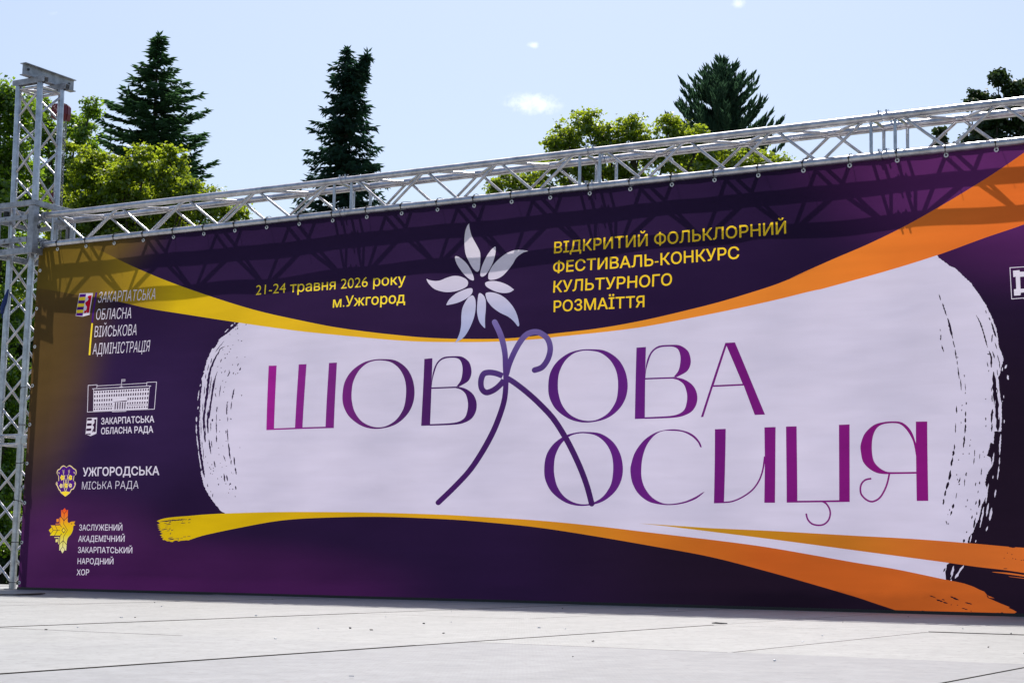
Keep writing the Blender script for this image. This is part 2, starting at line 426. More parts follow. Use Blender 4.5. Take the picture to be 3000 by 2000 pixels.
# --- dry-brush streaks
def dk(z, *paths):
    for t, wd in paths: jagged('base', 'fabric', P_(t), wd * (1.45 if z in (zN, zO) else 1.35), z)
def wt(z, *paths):
    for t, wd in paths: jagged('white', 'fabric', P_(t), wd * 1.3, z)
dk(zN, ('405,590 345,690 300,790 268,900 246,1080 226,1250 207,1420 195,1568', 27), ('380,870 330,1020 302,1200 272,1400 245,1568', 15), ('360,940 320,1150 290,1350 272,1500', 10),
   ('465,460 405,530 345,610', 7), ('480,530 410,570 385,650', 9), ('260,770 240,860', 7), ('222,900 214,970', 8), ('450,390 540,318 655,230', 14), ('330,700 310,790', 12),
   ('300,940 285,1060 270,1180', 8), ('180,1290 175,1420', 7), ('205,1070 195,1190', 9), ('380,1345 372,1420', 12), ('370,1440 368,1550', 7), ('618,1100 600,1190 585,1250', 13), ('580,1275 568,1390', 9),
   ('520,1280 510,1450', 13), ('525,1480 522,1545', 7), ('705,815 688,860', 12), ('555,870 528,940', 12), ('675,760 658,800', 7), ('430,1055 408,1210', 9), ('435,700 420,750', 10), ('610,880 600,910', 9), ('495,850 480,890', 8), ('300,690 285,760', 9), ('350,1160 365,1215', 8))
dk(zO, ('197,0 192,120 197,230 205,330 212,440', 26), ('255,0 245,150 250,320', 22), ('262,400 288,600', 14), ('295,420 303,510', 9), ('365,160 367,320', 11), ('366,345 365,440', 11), ('515,260 520,440', 11),
   ('525,450 533,560 545,670', 14), ('555,675 552,740', 11), ('592,635 600,750', 17), ('605,780 618,875', 13), ('455,615 482,700', 9), ('330,690 345,780', 12), ('455,860 468,970', 15), ('492,880 503,965', 12),
   ('607,1025 610,1080', 12), ('312,1130 308,1180', 9), ('320,125 305,160', 16), ('180,520 192,670', 8), ('165,420 170,520', 7), ('275,20 262,120', 16), ('290,170 288,290', 8), ('152,150 155,350', 6), ('540,985 522,1025', 8), ('240,1000 248,1045', 9), ('512,0 510,70', 13), ('497,280 495,325', 10))
for (x, y) in ((625, 303), (650, 290), (545, 370), (655, 360), (665, 450), (710, 460), (590, 515), (560, 567), (485, 690), (650, 682), (760, 678), (592, 780), (432, 820), (545, 860), (385, 805), (480, 640), (515, 635), (540, 605), (470, 1145), (527, 930), (717, 1195), (360, 1100), (525, 1285), (457, 998), (500, 1015), (370, 480), (520, 530), (665, 895), (635, 910), (440, 885), (415, 1525), (565, 1510), (770, 238), (645, 255), (485, 1085), (450, 575)):
    speck('base', 'fabric', x, y, zN, random.uniform(5, 9), random.uniform(7, 14), .5)
for (x, y) in ((300, 740), (285, 800), (320, 790), (375, 930), (540, 1000), (530, 1070), (600, 1170), (513, 1120), (395, 605), (450, 487), (675, 512), (415, 140), (570, 130), (410, 295), (495, 425), (555, 850), (575, 862), (435, 775), (490, 762), (280, 860), (305, 868), (320, 825), (385, 1008), (480, 998), (425, 905), (285, 1105), (215, 635), (245, 715), (390, 515), (270, 780), (570, 1070), (410, 720)):
    speck('base', 'fabric', x, y, zO, random.uniform(4, 8), random.uniform(6, 14), -.1)
wt(zN, ('552,262 588,236', 14), ('470,345 522,292', 12), ('600,225 620,212', 10), ('182,930 165,980', 12), ('150,1040 140,1072', 10), ('130,1120 108,1260', 11), ('118,1340 108,1380', 10), ('92,1480 88,1550', 15), ('195,860 190,885', 8))
wt(zO, ('92,95 88,165', 13), ('86,195 90,330', 14), ('92,345 104,450 117,540', 14), ('117,550 138,690 158,805', 13), ('200,245 205,300', 7), ('236,60 232,150', 7), ('262,170 258,240', 7), ('210,90 214,200', 6))
dk(zP, ('105,75 125,150', 10), ('145,180 180,290 195,325', 13), ('205,350 235,480 265,590', 19), ('265,610 287,690', 11), ('290,710 305,825', 12), ('312,840 316,890', 7), ('320,910 338,1055', 10), ('352,1050 360,1185', 9),
   ('403,1100 410,1190', 6), ('393,1000 396,1030', 8), ('118,475 122,502', 6), ('128,540 125,607', 13), ('136,660 160,742', 12), ('530,315 580,410 620,540 660,690', 14), ('680,340 690,378', 12), ('705,395 740,520 762,570', 17),
   ('718,535 705,625', 14), ('742,630 768,705', 8), ('675,725 698,800 700,920', 19), ('716,730 740,812', 11), ('652,850 665,912', 8), ('770,770 803,890', 8), ('728,965 738,1100 752,1230 765,1350 770,1568', 42), ('768,940 776,1010', 8),
   ('703,1150 706,1195', 7), ('710,1235 714,1315', 12), ('722,1395 710,1480 708,1560', 20), ('418,1315 418,1348', 10), ('308,1360 310,1448', 12), ('410,1425 412,1482', 13), ('411,1495 409,1555', 13), ('640,262 650,298', 9), ('795,870 800,930', 8), ('655,760 690,770', 10))
dk(zQ, ('775,0 782,120 785,240', 46), ('712,0 710,130', 17), ('715,150 710,248', 15), ('300,145 296,262', 9), ('288,390 282,462', 12), ('280,465 268,528', 22), ('265,540 248,645', 17), ('243,688 222,805', 24), ('216,822 193,912', 20), ('188,915 173,988', 15), ('162,1018 154,1088', 15),
   ('412,12 412,72', 14), ('410,88 408,142', 14), ('413,160 404,265', 15), ('400,290 388,432', 16), ('518,450 515,535', 7), ('515,545 505,624', 8), ('577,500 573,562', 6), ('600,665 592,748', 9), ('422,712 419,758', 12), ('405,790 401,877', 6), ('350,770 344,825', 8), ('312,948 300,1018', 7),
   ('533,828 527,872', 9), ('577,815 574,852', 10), ('562,922 554,955', 8), ('275,1075 264,1132', 20), ('436,1020 431,1048', 8), ('538,1040 527,1088', 15), ('578,1020 566,1122', 17), ('255,1155 236,1212', 13), ('545,1165 542,1202', 10), ('492,1205 484,1252', 11), ('527,1235 507,1355', 17), ('186,1270 200,1315', 10), ('395,1480 398,1516', 15), ('640,80 643,115', 9), ('360,130 360,155', 6))
for (x, y) in ((385, 500), (470, 340), (462, 405), (333, 570), (320, 795), (312, 742), (340, 850), (475, 1140), (418, 1105), (425, 1400), (645, 183), (630, 535), (615, 480), (455, 498), (215, 1305), (208, 1198), (228, 1145)):
    speck('base', 'fabric', x, y, zQ, random.uniform(5, 8), random.uniform(8, 15), .1)
for (x, y) in ((640, 1280), (643, 1505), (370, 1355), (366, 1410), (408, 1212), (320, 800), (672, 955)): speck('base', 'fabric', x, y, zP, 6, 13, .1)
wt(zP, ('888,1005 897,1060', 18), ('880,885 858,930', 14), ('830,915 826,960', 12), ('845,1235 848,1270', 8), ('765,1170 768,1208', 9), ('748,870 742,965', 13), ('748,1290 740,1400', 8), ('795,1390 792,1450', 9), ('835,1300 832,1312', 6))
wt(zQ, ('818,275 810,380 806,512', 17), ('806,540 803,628', 10), ('800,642 783,798', 13), ('764,912 752,1002', 15), ('680,842 660,950 650,1068', 15), ('682,1068 655,1220', 20), ('718,1120 693,1268', 22), ('625,1110 597,1270 580,1348', 16), ('672,1335 652,1390', 12), ('735,750 728,788', 9), ('742,488 720,640', 14), ('482,1430 463,1522', 12), ('533,1490 530,1520', 9), ('855,108 856,148', 9), ('795,0 790,105', 10), ('760,90 758,150', 9), ('745,20 748,80', 9))
wt(zG, ('1092,868 1050,930 1005,1000', 20), ('990,870 960,1000', 20), ('970,1010 960,1025', 12))
dk(zG, ('935,850 925,920', 18), ('905,895 885,935', 12), ('965,960 930,1015', 26), ('985,855 960,900', 22), ('1095,605 1090,640', 14), ('1045,10 1042,45', 10), ('1100,5 1098,75', 6))

# --- ribbons
up1 = zK(P_('-60,-60 420,-60 480,112 600,170 760,250 900,315 1100,400 1370,500 1700,610 2000,695')) + zJ(P_('0,272 250,320 500,355 750,382 1000,405 1270,418 1640,418 1900,402')) + \
      zI(P_('40,1115 400,1070 700,1015 1000,950 1400,850 1700,760 2000,660 2352,525')) + zH(P_('300,1225 700,1050 1000,920 1350,745 1750,520 2050,340 2352,140 2800,-170'))
lo1 = zH(P_('2800,560 2352,750 2000,870 1590,1015 1000,1195 500,1335')) + zI(P_('2352,720 2000,800 1600,890 1200,975 800,1050 400,1105 50,1145')) + \
      zJ(P_('2100,415 1700,440 1300,447 900,437 500,408 0,360')) + zK(P_('2000,815 1700,770 1300,708 1000,660 760,605 560,568 380,542 180,505 -60,470'))
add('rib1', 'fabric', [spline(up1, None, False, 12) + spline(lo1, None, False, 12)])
up2 = zV(P_('260,690 370,640 520,605 770,575 1100,550 1400,520')) + zL(P_('520,243 800,235 1100,233 1500,236 2000,250')) + zM(P_('0,147 400,172 800,210 1200,258 1700,318 2000,360')) + zG(P_('0,840 400,905 915,1012 1100,1050 1200,1085'))
up2 = spline(up2, None, False, 12) + zG(P_('1250,1110 1300,1130 1330,1165 1400,1195 1405,1198 1330,1190 1400,1220 1470,1250 1560,1285 1545,1292 1600,1315 1630,1335 1610,1345 1625,1362 1625,1420 460,1420'))
lo2 = zG(P_('460,1330 230,1255 0,1180')) + zM(P_('2000,530 1600,425 1200,350 800,280 400,220 0,180')) + zL(P_('2000,280 1600,266 1200,272 900,293 600,345 380,395 280,430'))
lo2 = spline(lo2, None, False, 12) + zV(P_('1060,1190 980,1200 900,1205 850,1225 800,1200 740,1205 690,1240 640,1235 600,1215 560,1225 480,1185 440,1190 420,1150 470,1130 380,1120 420,1090 350,1060 430,1020 350,985 410,965 340,930 310,920 380,890 290,870 360,840 280,830 350,810 270,780 360,755 320,735 330,720'))
add('rib2', 'fabric', [up2 + lo2])
t3 = spline(zM(P_('1110,193 1300,205 1600,225 2000,243')) + zG(P_('0,572 600,605 1220,653 1540,682 1704,693 2000,715')), None, False, 12)
b3 = spline(zG(P_('2000,985 1704,945 1500,915 1240,885 900,838 0,718')) + zM(P_('2000,300 1600,250 1300,213')), None, False, 12)
add('rib3', 'fabric', [t3 + b3])
for t, wd in (('1380,935 1540,950 1780,985', 16), ('1545,980 1800,1010', 8)): stroke('rib3', 'fabric', P_(t), [3, wd, wd], zG, False)
dk(zG, ('750,1170 820,1195', 9), ('820,1210 890,1230', 13), ('960,1180 1050,1215', 14), ('1110,1240 1182,1257', 11), ('890,1235 940,1250', 8), ('1080,1295 1142,1312', 8), ('560,1325 602,1336', 9), ('1490,900 1532,903', 6), ('1420,1345 1460,1352', 12), ('1470,1340 1500,1350', 10), ('875,1205 905,1218', 8), ('680,1320 715,1328', 5), ('1545,684 1610,690', 10), ('1325,1168 1345,1190', 9))
for (x, y) in ((975, 1262), (1037, 1265), (1175, 1325), (1530, 745), (1575, 760), (1500, 795), (1585, 800), (1612, 806), (1690, 815), (1670, 818)): speck('base', 'fabric', x, y, zG, 7, 5)
dk(zV, ('340,705 500,690 700,670 930,650 1055,645', 26), ('1080,652 1150,640', 18), ('890,742 1020,735', 13), ('1080,732 1145,725', 13), ('450,750 540,740', 10), ('570,735 642,718', 16), ('495,785 645,768', 14), ('380,922 555,893', 15), ('580,902 640,885', 12), ('530,948 612,938', 11),
   ('648,935 710,915', 15), ('630,1000 630,1042', 20), ('570,1142 700,1120', 20), ('560,1180 745,1158', 22), ('955,1106 1032,1100', 14), ('1060,1096 1155,1090', 10), ('750,1158 862,1140', 11), ('830,1165 840,1195', 22), ('880,1150 950,1140', 9), ('930,690 945,705', 16), ('480,845 560,835', 8))

# --- title
T = 'title_lettering'
poly('title', T, '203,433* 309,430* 270,1293* 568,1284* 606,413* 713,408* 675,1280* 990,1271* 1023,393* 1131,387* 1100,1290* 162,1317*', zB)
O1 = poly('title', T, '1720,333 1900,350 2050,450 2140,600 2175,780 2155,950 2080,1100 1950,1220 1800,1280 1620,1297 1450,1250 1300,1130 1225,980 1211,830 1240,650 1330,500 1470,390 1600,345', zB,
          ('1720,353 1850,380 1960,470 2030,600 2055,740 2050,900 2020,1030 1930,1170 1800,1255 1680,1275 1560,1250 1450,1180 1370,1060 1335,920 1330,800 1350,650 1420,500 1520,400 1620,360',))
def clone(loops, sx, sz):
    SHAPES.append(('title', T, loop_edges([[(x + sx, z + sz) for x, z in lp] for lp in loops])))
B1 = []
B1.append(poly('title', T, '106,393* 170,388* 155,904* 88,906*', zC))
B1.append(poly('title', T, '163,600* 170,515 187,455 215,410 260,380 340,373 400,378 450,415 468,470 465,520 440,565 370,607* 355,602* 385,560 398,510 401,455 385,405 350,387 280,389 238,405 207,440 185,500 170,560 163,622*', zC))
B1.append(poly('title', T, '160,612* 355,604* 420,620 475,660 503,720 500,790 465,850 400,885 320,898 153,905* 155,893* 300,885 370,872 415,840 435,780 437,720 420,660 385,628 345,616* 160,623*', zC))
def ext(loops): a = np.array(loops[0]); return a[a[:, 0].argmin()], a[a[:, 1].argmax()], a[a[:, 0].argmax()], a[a[:, 1].argmin()]
e1 = ext(O1)
for pl, pt, pr, pb in ((zC([(1066, 620)])[0], (1735.7, 1021.7), zD([(172, 800)])[0], (1716.6, 1237)), (zE([(58, 640)])[0], zE([(520, 172)])[0], zE([(958, 550)])[0], zE([(480, 1025)])[0])):
    a, b, c, d = uv(pl), uv(pt), uv(pr), uv(pb)
    sx = (c[0] - a[0]) / (e1[2][0] - e1[0][0]); sz = (b[1] - d[1]) / (e1[1][1] - e1[3][1])
    SHAPES.append(('title', 'title_lettering#3' if pt[1] < 1100 else 'title_lettering#2', loop_edges([[(a[0] + (x - e1[0][0]) * sx, d[1] + (z - e1[3][1]) * sz) for x, z in lp] for lp in O1])))
b0 = B1[0][0]
tl, bl = uv(zD([(281, 316)])[0]), uv(zD([(270, 1300)])[0]); tr_ = uv(zD([(1108, 980)])[0]); br_ = uv(zC([(503, 720)])[0])
o_tl, o_bl = b0[0], b0[3]
sx = (tr_[0] - bl[0]) / (br_[0] - o_bl[0]); sz = (tl[1] - bl[1]) / (o_tl[1] - o_bl[1])
for lo in B1:
    SHAPES.append(('title', 'title_lettering#3', loop_edges([[(bl[0] + (x - o_bl[0]) * sx, bl[1] + (z - o_bl[1]) * sz) for x, z in lp] for lp in lo])))
poly('title', 'title_lettering#3', '1497,244* 1628,237* 2053,1236* 1908,1240* 1752,833* 1325,852* 1190,1266* 1157,1269*', zD, ('1513,285* 1737,810* 1337,828*',))
T = 'title_lettering#2'
poly('title', T, '1834,345* 1815,290 1760,220 1680,170 1560,142 1450,145 1320,180 1190,270 1090,410 1045,560 1042,640 1065,760 1130,880 1240,970 1370,1005 1500,1012 1640,990 1760,945 1830,895 1870,855* 1840,868* 1760,918 1640,970 1500,997 1400,990 1290,930 1210,830 1170,720 1162,610 1175,470 1220,330 1300,220 1390,165 1500,158 1620,170 1720,220 1790,290 1815,345*', zE)
poly('title', T, '1985,137* 2111,133* 2093,988* 1977,990*', zE)
poly('title', T, '291,196* 421,192* 401,1062* 280,1062* 288,700* 291,520*', zF)
stroke('title', T, [(2113, 1470), (2136, 1467.5), (2159, 1459), (2181, 1446), (2200, 1430), (2217, 1405), (2228, 1374), (2234, 1335)], [4.4, 4.6, 5], None, False)
poly('title', T, '541,187* 663,184* 657,1038* 1146,1032* 1149,167* 1273,162* 1271,1053* 534,1060*', zF)
stroke('title', T, P_('925,1042 960,1052 995,1075 1030,1130 1040,1190 1020,1260 965,1310 890,1320 820,1300 775,1250 757,1185'), 20, zF, False)
poly('title', T, '2043,133* 2173,130* 2180,1042* 2048,1043*', zF)
poly('title', T, '2050,400* 2010,280 1960,200 1890,145 1820,130 1690,135 1560,170 1450,270 1402,400 1405,480 1430,590 1500,670 1590,720 1680,735 1750,735 2052,731* 2052,709* 1780,712 1700,705 1620,660 1560,590 1537,490 1537,360 1560,260 1610,190 1690,157 1820,152 1890,180 1960,260 2015,370 2047,540*', zF)
stroke('title', T, P_('1738,728 1715,830 1680,920 1620,1010 1540,1050 1470,1030 1410,970 1397,900 1415,840 1460,800 1527,786'), 21, zF, False)
# --- flower on its stem, which is the K of the title
FL = 'flower_emblem'
stroke('stem', FL, P_('655,115 690,190 715,270 730,360 732,450 735,560 725,690 695,800 640,940 560,1090 460,1240 350,1360 212,1493'), [44, 46, 43, 42, 44, 46, 42, 40], zC)
stroke('stem', FL, P_('962,482 1020,460 1065,400 1085,320 1065,245 1010,200 960,190 900,210 850,265 800,350 760,440 735,520 700,580 640,630 580,650 545,620 540,560 560,510 600,497 660,505 730,535 800,575 900,650 1000,740 1100,850 1185,985 1250,1110 1310,1240 1360,1370 1398,1502'), 44, zC)
for t in ('683,58* 690,110 715,200 770,300 815,390 820,500 812,590 785,615 740,580 690,500 645,400 630,260 640,150 660,90',
          '988,325 996,360 985,440 960,520 920,600 880,655 845,672 825,660 825,610 845,540 890,440 940,365',
          '1360,373* 1300,395 1230,450 1190,520 1140,590 1070,665 1000,700 935,708 915,690 920,630 960,550 1030,470 1120,400 1210,365 1290,362',
          '1205,818* 1140,770 1060,735 980,720 910,727 880,745 890,780 940,815 1010,845 1090,858 1160,848',
          '1258,1238 1265,1220 1240,1110 1190,1010 1110,920 1030,870 950,850 890,858 885,890 905,950 960,1020 1040,1080 1140,1130 1200,1180 1245,1235',
          '872,1258 862,1255 810,1190 785,1080 790,970 802,880 815,860 840,868 870,900 885,950 885,1030 875,1130 872,1200',
          '517,1430* 545,1390 580,1310 598,1220 603,1110 620,1020 670,930 710,893 740,888 765,930 770,1010 755,1110 720,1210 660,1320 600,1385',
          '428,995 427,985 460,930 530,870 610,830 690,805 730,808 733,850 700,895 630,940 540,975',
          '190,693 220,705 290,716 350,710 430,680 510,660 590,668 660,700 683,735 670,780 610,815 530,838 430,846 340,830 270,800 210,740',
          '525,437 550,435 610,470 670,530 720,610 748,680 745,715 700,700 640,650 590,590 550,530 525,470'):
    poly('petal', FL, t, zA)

# --- lettering set in the built-in typeface, fitted to the measured baselines
def text_edges(body, bold):
    """outline segments of the lettering, emboldened by moving every outline point along its normal"""
    cu = bpy.data.curves.new('lettering', 'FONT'); cu.body = body; cu.size = 1.0
    ob = bpy.data.objects.new('lettering', cu); COL.objects.link(ob)
    bpy.context.view_layer.update()
    dg = bpy.context.evaluated_depsgraph_get()
    ev = ob.evaluated_get(dg); cv = ev.to_curve(dg); out = []
    for sp in cv.splines:
        bp = sp.bezier_points; P = []
        for i in range(len(bp)):
            p, q = bp[i], bp[(i + 1) % len(bp)]
            a, h1, h2, c = (np.array(v[:2]) for v in (p.co, p.handle_right, q.handle_left, q.co))
            ch = c - a; fl = abs(ch[0] * (h1 - a)[1] - ch[1] * (h1 - a)[0]) + abs(ch[0] * (h2 - a)[1] - ch[1] * (h2 - a)[0])
            k = 1 if fl < 1e-5 else 4
            for j in range(k):
                t = j / k; P.append((1 - t)**3 * a + 3 * t * (1 - t)**2 * h1 + 3 * t * t * (1 - t) * h2 + t**3 * c)
        P = [p for i, p in enumerate(P) if np.linalg.norm(p - P[i - 1]) > 1e-5]
        if len(P) < 3: continue
        P = np.array(P); d1 = P - np.roll(P, 1, 0); d2 = np.roll(P, -1, 0) - P
        d1 /= np.linalg.norm(d1, axis=1)[:, None]; d2 /= np.linalg.norm(d2, axis=1)[:, None]
        n1 = np.stack([d1[:, 1], -d1[:, 0]], 1); n2 = np.stack([d2[:, 1], -d2[:, 0]], 1)
        m = n1 + n2; m /= np.maximum(np.linalg.norm(m, axis=1), 1e-6)[:, None]
        m = m / np.maximum((m * n1).sum(1), .45)[:, None]
        out.append((P, m))
    ev.to_curve_clear(); bpy.data.objects.remove(ob); bpy.data.curves.remove(cu)
    # the outer outlines decide which side is outside
    big = max(out, key=lambda q: np.ptp(q[0][:, 0]) * np.ptp(q[0][:, 1]))[0]
    ar = 0.5 * np.sum(big[:, 0] * np.roll(big[:, 1], -1) - np.roll(big[:, 0], -1) * big[:, 1])
    sg = 1 if ar > 0 else -1
    es = []
    for P, m in out:
        Q = P + m * bold * sg; es.append(np.hstack([Q, np.roll(Q, -1, 0)]))
    return np.vstack(es)
CAPH = None
def text(inkname, part, body, z, bl, br, tl_, bold=0.0):
    """bl, br: ends of the baseline, tl_: top of the first capital"""
    global CAPH
    if CAPH is None:
        h = text_edges('Н', 0); CAPH = (h[:, [1, 3]].min(), h[:, [1, 3]].max())
    e = text_edges(body, bold)
    x0, x1 = e[:, [0, 2]].min(), e[:, [0, 2]].max(); y0, y1 = CAPH[0] - bold * 0, CAPH[1]
    a, b, c = (np.array(uv(z([p])[0])) for p in (bl, br, tl_))
    ex = (b - a) / (x1 - x0); ey = (c - a) / (y1 - y0)
    def mp(x, y): return a + np.outer(x - x0, ex) + np.outer(y - y0, ey)
    # words become parts of their own
    xs = np.sort(np.unique(np.round(e[:, [0, 2]].ravel(), 3))); cuts = [x0 - 1]
    seg = sorted((min(q[0], q[2]), max(q[0], q[2])) for q in e); reach = seg[0][1]
    for lo_, hi_ in seg:
        if lo_ - reach > .17: cuts.append((lo_ + reach) / 2)
        reach = max(reach, hi_)
    cuts.append(x1 + 1)
    for wi in range(len(cuts) - 1):
        q = e[(e[:, 0] > cuts[wi]) & (e[:, 0] < cuts[wi + 1])]
        SHAPES.append((inkname, part if part.endswith('logo') else '%s#%s%d' % (part, body, wi), np.hstack([mp(q[:, 0], q[:, 1]), mp(q[:, 2], q[:, 3])]), True))
S_ = 'subtitle_lettering'
text('yellow', S_, 'ВІДКРИТИЙ ФОЛЬКЛОРНИЙ', zY, (72, 398), (2285, 202), (75, 290), .010)
text('yellow', S_, 'ФЕСТИВАЛЬ-КОНКУРС', zY, (65, 586), (1830, 440), (68, 478), .010)
text('yellow', S_, 'КУЛЬТУРНОГО', zY, (72, 775), (1182, 694), (75, 665), .010)
text('yellow', S_, 'РОЗМАЇТТЯ', zY, (80, 962), (922, 905), (80, 855), .010)
D_ = 'date_lettering'
text('lyellow', D_, '21-24 травня 2026 року', zX, (262, 402), (2290, 243), (268, 262), .004)
text('lyellow', D_, 'м.Ужгород', zX, (1300, 570), (2280, 498), (1308, 426), .008)
A_ = 'administration_logo'
text('text', A_, 'ЗАКАРПАТСЬКА', zR, (550, 350), (1703, 268), (575, 120), -.006)
text('text', A_, 'ОБЛАСНА', zR, (525, 707), (1220, 668), (547, 478), -.006)
text('text', A_, 'ВІЙСЬКОВА', zR, (495, 1067), (1338, 1018), (517, 838), -.006)
text('text', A_, 'АДМІНІСТРАЦІЯ', zR, (455, 1428), (1610, 1362), (480, 1195), -.006)
poly('text', A_, '148,152* 437,143* 400,602* 255,640* 106,627*', zR)
for i, c in enumerate(('violet', 'lyellow', 'violet', 'lyellow', 'violet', 'lyellow', 'violet')):
    yl = [165, 232, 300, 365, 435, 500, 565, 622]; yr = [160, 228, 297, 362, 430, 497, 560, 628]
    xl = lambda y: 155 + (112 - 155) * (y - 165) / 457; xr = lambda y: 292 + (255 - 292) * (y - 160) / 468
    add(c, A_, [[(xl(yl[i]), yl[i]), (xr(yr[i]), yr[i]), (xr(yr[i + 1]), yr[i + 1]), (xl(yl[i + 1]), yl[i + 1])]], zR)
poly('red', A_, '350,200 415,193* 387,560* 340,562 345,520 325,560 275,570* 290,520 322,510 332,440 302,390 293,345 340,300 350,260 330,230', zR)
poly('violet', A_, '490,130* 525,130* 470,765* 440,765*', zR)
poly('lyellow', A_, '438,780* 470,780* 412,1440* 378,1440*', zR)
C_ = 'council_logo'
def lines(c, part, z, items):
    for t, wd in items: add(c, part, [stroke_loop(P_(t), wd, False, False)], z)
add('text', C_, [P_('345,438 1632,372 1588,852 330,905')], zS)
def bil(u, v):
    a, b, c, d = (np.array(q, float) for q in ((345, 438), (1632, 372), (1588, 852), (330, 905)))
    return tuple((a * (1 - u) + b * u) * (1 - v) + (d * (1 - u) + c * u) * v)
for i in range(23):
    for v0, v1 in ((.03, .13), (.21, .33), (.42, .535), (.64, .735), (.86, .94)):
        u = (i + .55) / 23
        if .36 < u < .62 and v1 > .45: continue
        add('dark', C_, [[bil(u - .010, v0), bil(u + .011, v0), bil(u + .011, v1), bil(u - .010, v1)]], zS)
for i in range(5):
    u = .40 + i * .045; add('dark', C_, [[bil(u - .008, .62), bil(u + .012, .62), bil(u + .012, .95), bil(u - .008, .95)]], zS)
add('dark', C_, [[bil(.005, .78), bil(.36, .78), bil(.36, .80), bil(.005, .80)]], zS); add('dark', C_, [[bil(.62, .78), bil(.99, .78), bil(.99, .80), bil(.62, .80)]], zS)
add('dark', C_, [P_('795,690 1115,655 1115,678 800,698')], zS)
lines('text', C_, zS, (('420,375 430,300', 12), ('436,300 225,315', 12), ('230,312 198,925', 12), ('192,922 1735,855', 13), ('1730,860 1790,230', 12), ('1796,235 1570,245', 12), ('1575,240 1568,325', 12), ('432,325 1572,262', 11), ('318,393 1668,325', 14),
                       ('345,385 348,440', 11), ('1640,325 1632,375', 11), ('995,172 980,345', 10), ('998,178 1072,175', 9), ('996,200 1070,198', 8), ('994,222 1070,220', 9), ('1072,172 1066,225', 8), ('940,348 1025,345', 12), ('765,918 1100,905', 13)))
poly('text', C_, '188,1055* 422,1048* 406,1415* 270,1472* 153,1425*', zS)
for t in ('195,1070 300,1067 296,1115 190,1119', '187,1183 296,1179 289,1236 182,1240', '172,1300 286,1294 281,1350 166,1356', '165,1418 270,1413 272,1444 168,1434'): add('dark', C_, [P_(t)], zS)
poly('dark', C_, '352,1095 402,1088* 387,1375* 345,1378 350,1340 330,1378 303,1382* 320,1330 342,1290 335,1245 313,1220 350,1180 358,1140', zS)
text('text', C_, 'ЗАКАРПАТСЬКА', zS, (512, 1205), (1722, 1155), (514, 1058), .016)
text('text', C_, 'ОБЛАСНА РАДА', zS, (512, 1430), (1695, 1388), (514, 1283), .016)
Y_ = 'city_council_logo'
text('text', Y_, 'УЖГОРОДСЬКА', zT, (712, 382), (2235, 352), (712, 212), .018)
text('text', Y_, 'МІСЬКА РАДА', zT, (698, 650), (1840, 632), (706, 492), -.010)
crest = '380,198 320,163 270,185 240,225 195,250 175,310 195,355 208,370* 208,480* 170,495 155,540 175,575 210,655 235,680 255,720 345,792* 440,725 480,660 520,645 560,570 567,520 545,485 522,480* 537,370* 570,350 582,300 570,250 520,215 490,185 440,158 400,178'
poly('cream', Y_, crest, zT)
cp, cc = parse(crest); cm = np.mean(cp, 0)
inn = [tuple(cm + (np.array(p) - cm) * (.92 if abs(p[0] - cm[0]) > 40 else .95)) for p in cp]
add('violet', Y_, [spline(inn, cc)], zT)
poly('lyellow', Y_, '250,706* 300,690 345,685 395,690 445,706* 345,790*', zT)
lines('cream', Y_, zT, (('345,692 310,560 320,430 345,360', 12), ('355,692 405,560 410,430 385,360', 12), ('320,560 380,450 420,330', 9), ('400,560 345,450 310,330', 9), ('310,330 300,250', 7), ('320,330 325,250', 7), ('430,320 440,245', 7), ('420,320 412,250', 7), ('230,330 215,300', 14), ('540,330 525,290', 14), ('190,545 185,510', 10), ('545,545 540,510', 10)))
for (x, y, r1, r2, c) in ((285, 410, 44, 62, 'lyellow'), (455, 408, 44, 62, 'lyellow'), (360, 570, 34, 56, 'lyellow'), (262, 575, 38, 52, 'cream'), (455, 568, 38, 50, 'cream')):
    add(c, Y_, [[(x + r1 * math.cos(a) * (1 if k % 2 else .72), y + r2 * math.sin(a) * (1 if k % 2 else .72)) for k, a in enumerate(np.linspace(0, 2 * math.pi, 11)[:-1])]], zT)
    add('violet', Y_, [[(x + 8 * math.cos(a), y + 12 * math.sin(a)) for a in np.linspace(0, 2 * math.pi, 7)[:-1]]], zT)
H_ = 'choir_logo'
for t, bl, br, tl2 in (('ЗАСЛУЖЕНИЙ', (768, 570), (1642, 570), (772, 452)), ('АКАДЕМІЧНИЙ', (745, 793), (1677, 793), (758, 673)), ('ЗАКАРПАТСЬКИЙ', (737, 1013), (1827, 1020), (742, 897)), ('НАРОДНИЙ', (725, 1235), (1450, 1241), (733, 1120)), ('ХОР', (705, 1458), (962, 1457), (714, 1343))):
    text('text', H_, t, zU, bl, br, tl2, .006)
poly('bird', H_, '460,118* 490,165* 530,158* 523,300* 518,385* 545,420 590,396 640,390 685,388* 655,430* 685,468* 645,478 632,560 592,640 530,705 500,770 492,850* 480,970* 446,955* 400,1022* 358,955* 330,970* 335,850* 355,700* 362,668* 140,668* 165,628* 118,565* 180,500* 160,465* 360,465* 365,310* 383,290* 385,160* 420,165*', zU)
lines('dark', H_, zU, (('400,170 450,235', 9), ('445,235 505,172', 9), ('449,230 440,372', 9), ('378,285 442,378', 11), ('438,378 520,295', 11), ('440,370 432,442', 9), ('432,438 515,562', 9), ('515,558 428,690', 9), ('430,685 418,780', 9), ('332,845 420,768', 11), ('416,768 490,850', 11), ('417,770 405,895', 9),
                      ('350,960 407,888', 9), ('403,888 455,950', 9), ('180,500 212,565', 9), ('205,565 350,565', 9), ('255,468 302,565', 10), ('302,560 235,668', 10), ('212,562 160,632', 9), ('362,465 390,500', 12), ('362,668 388,630', 12)))
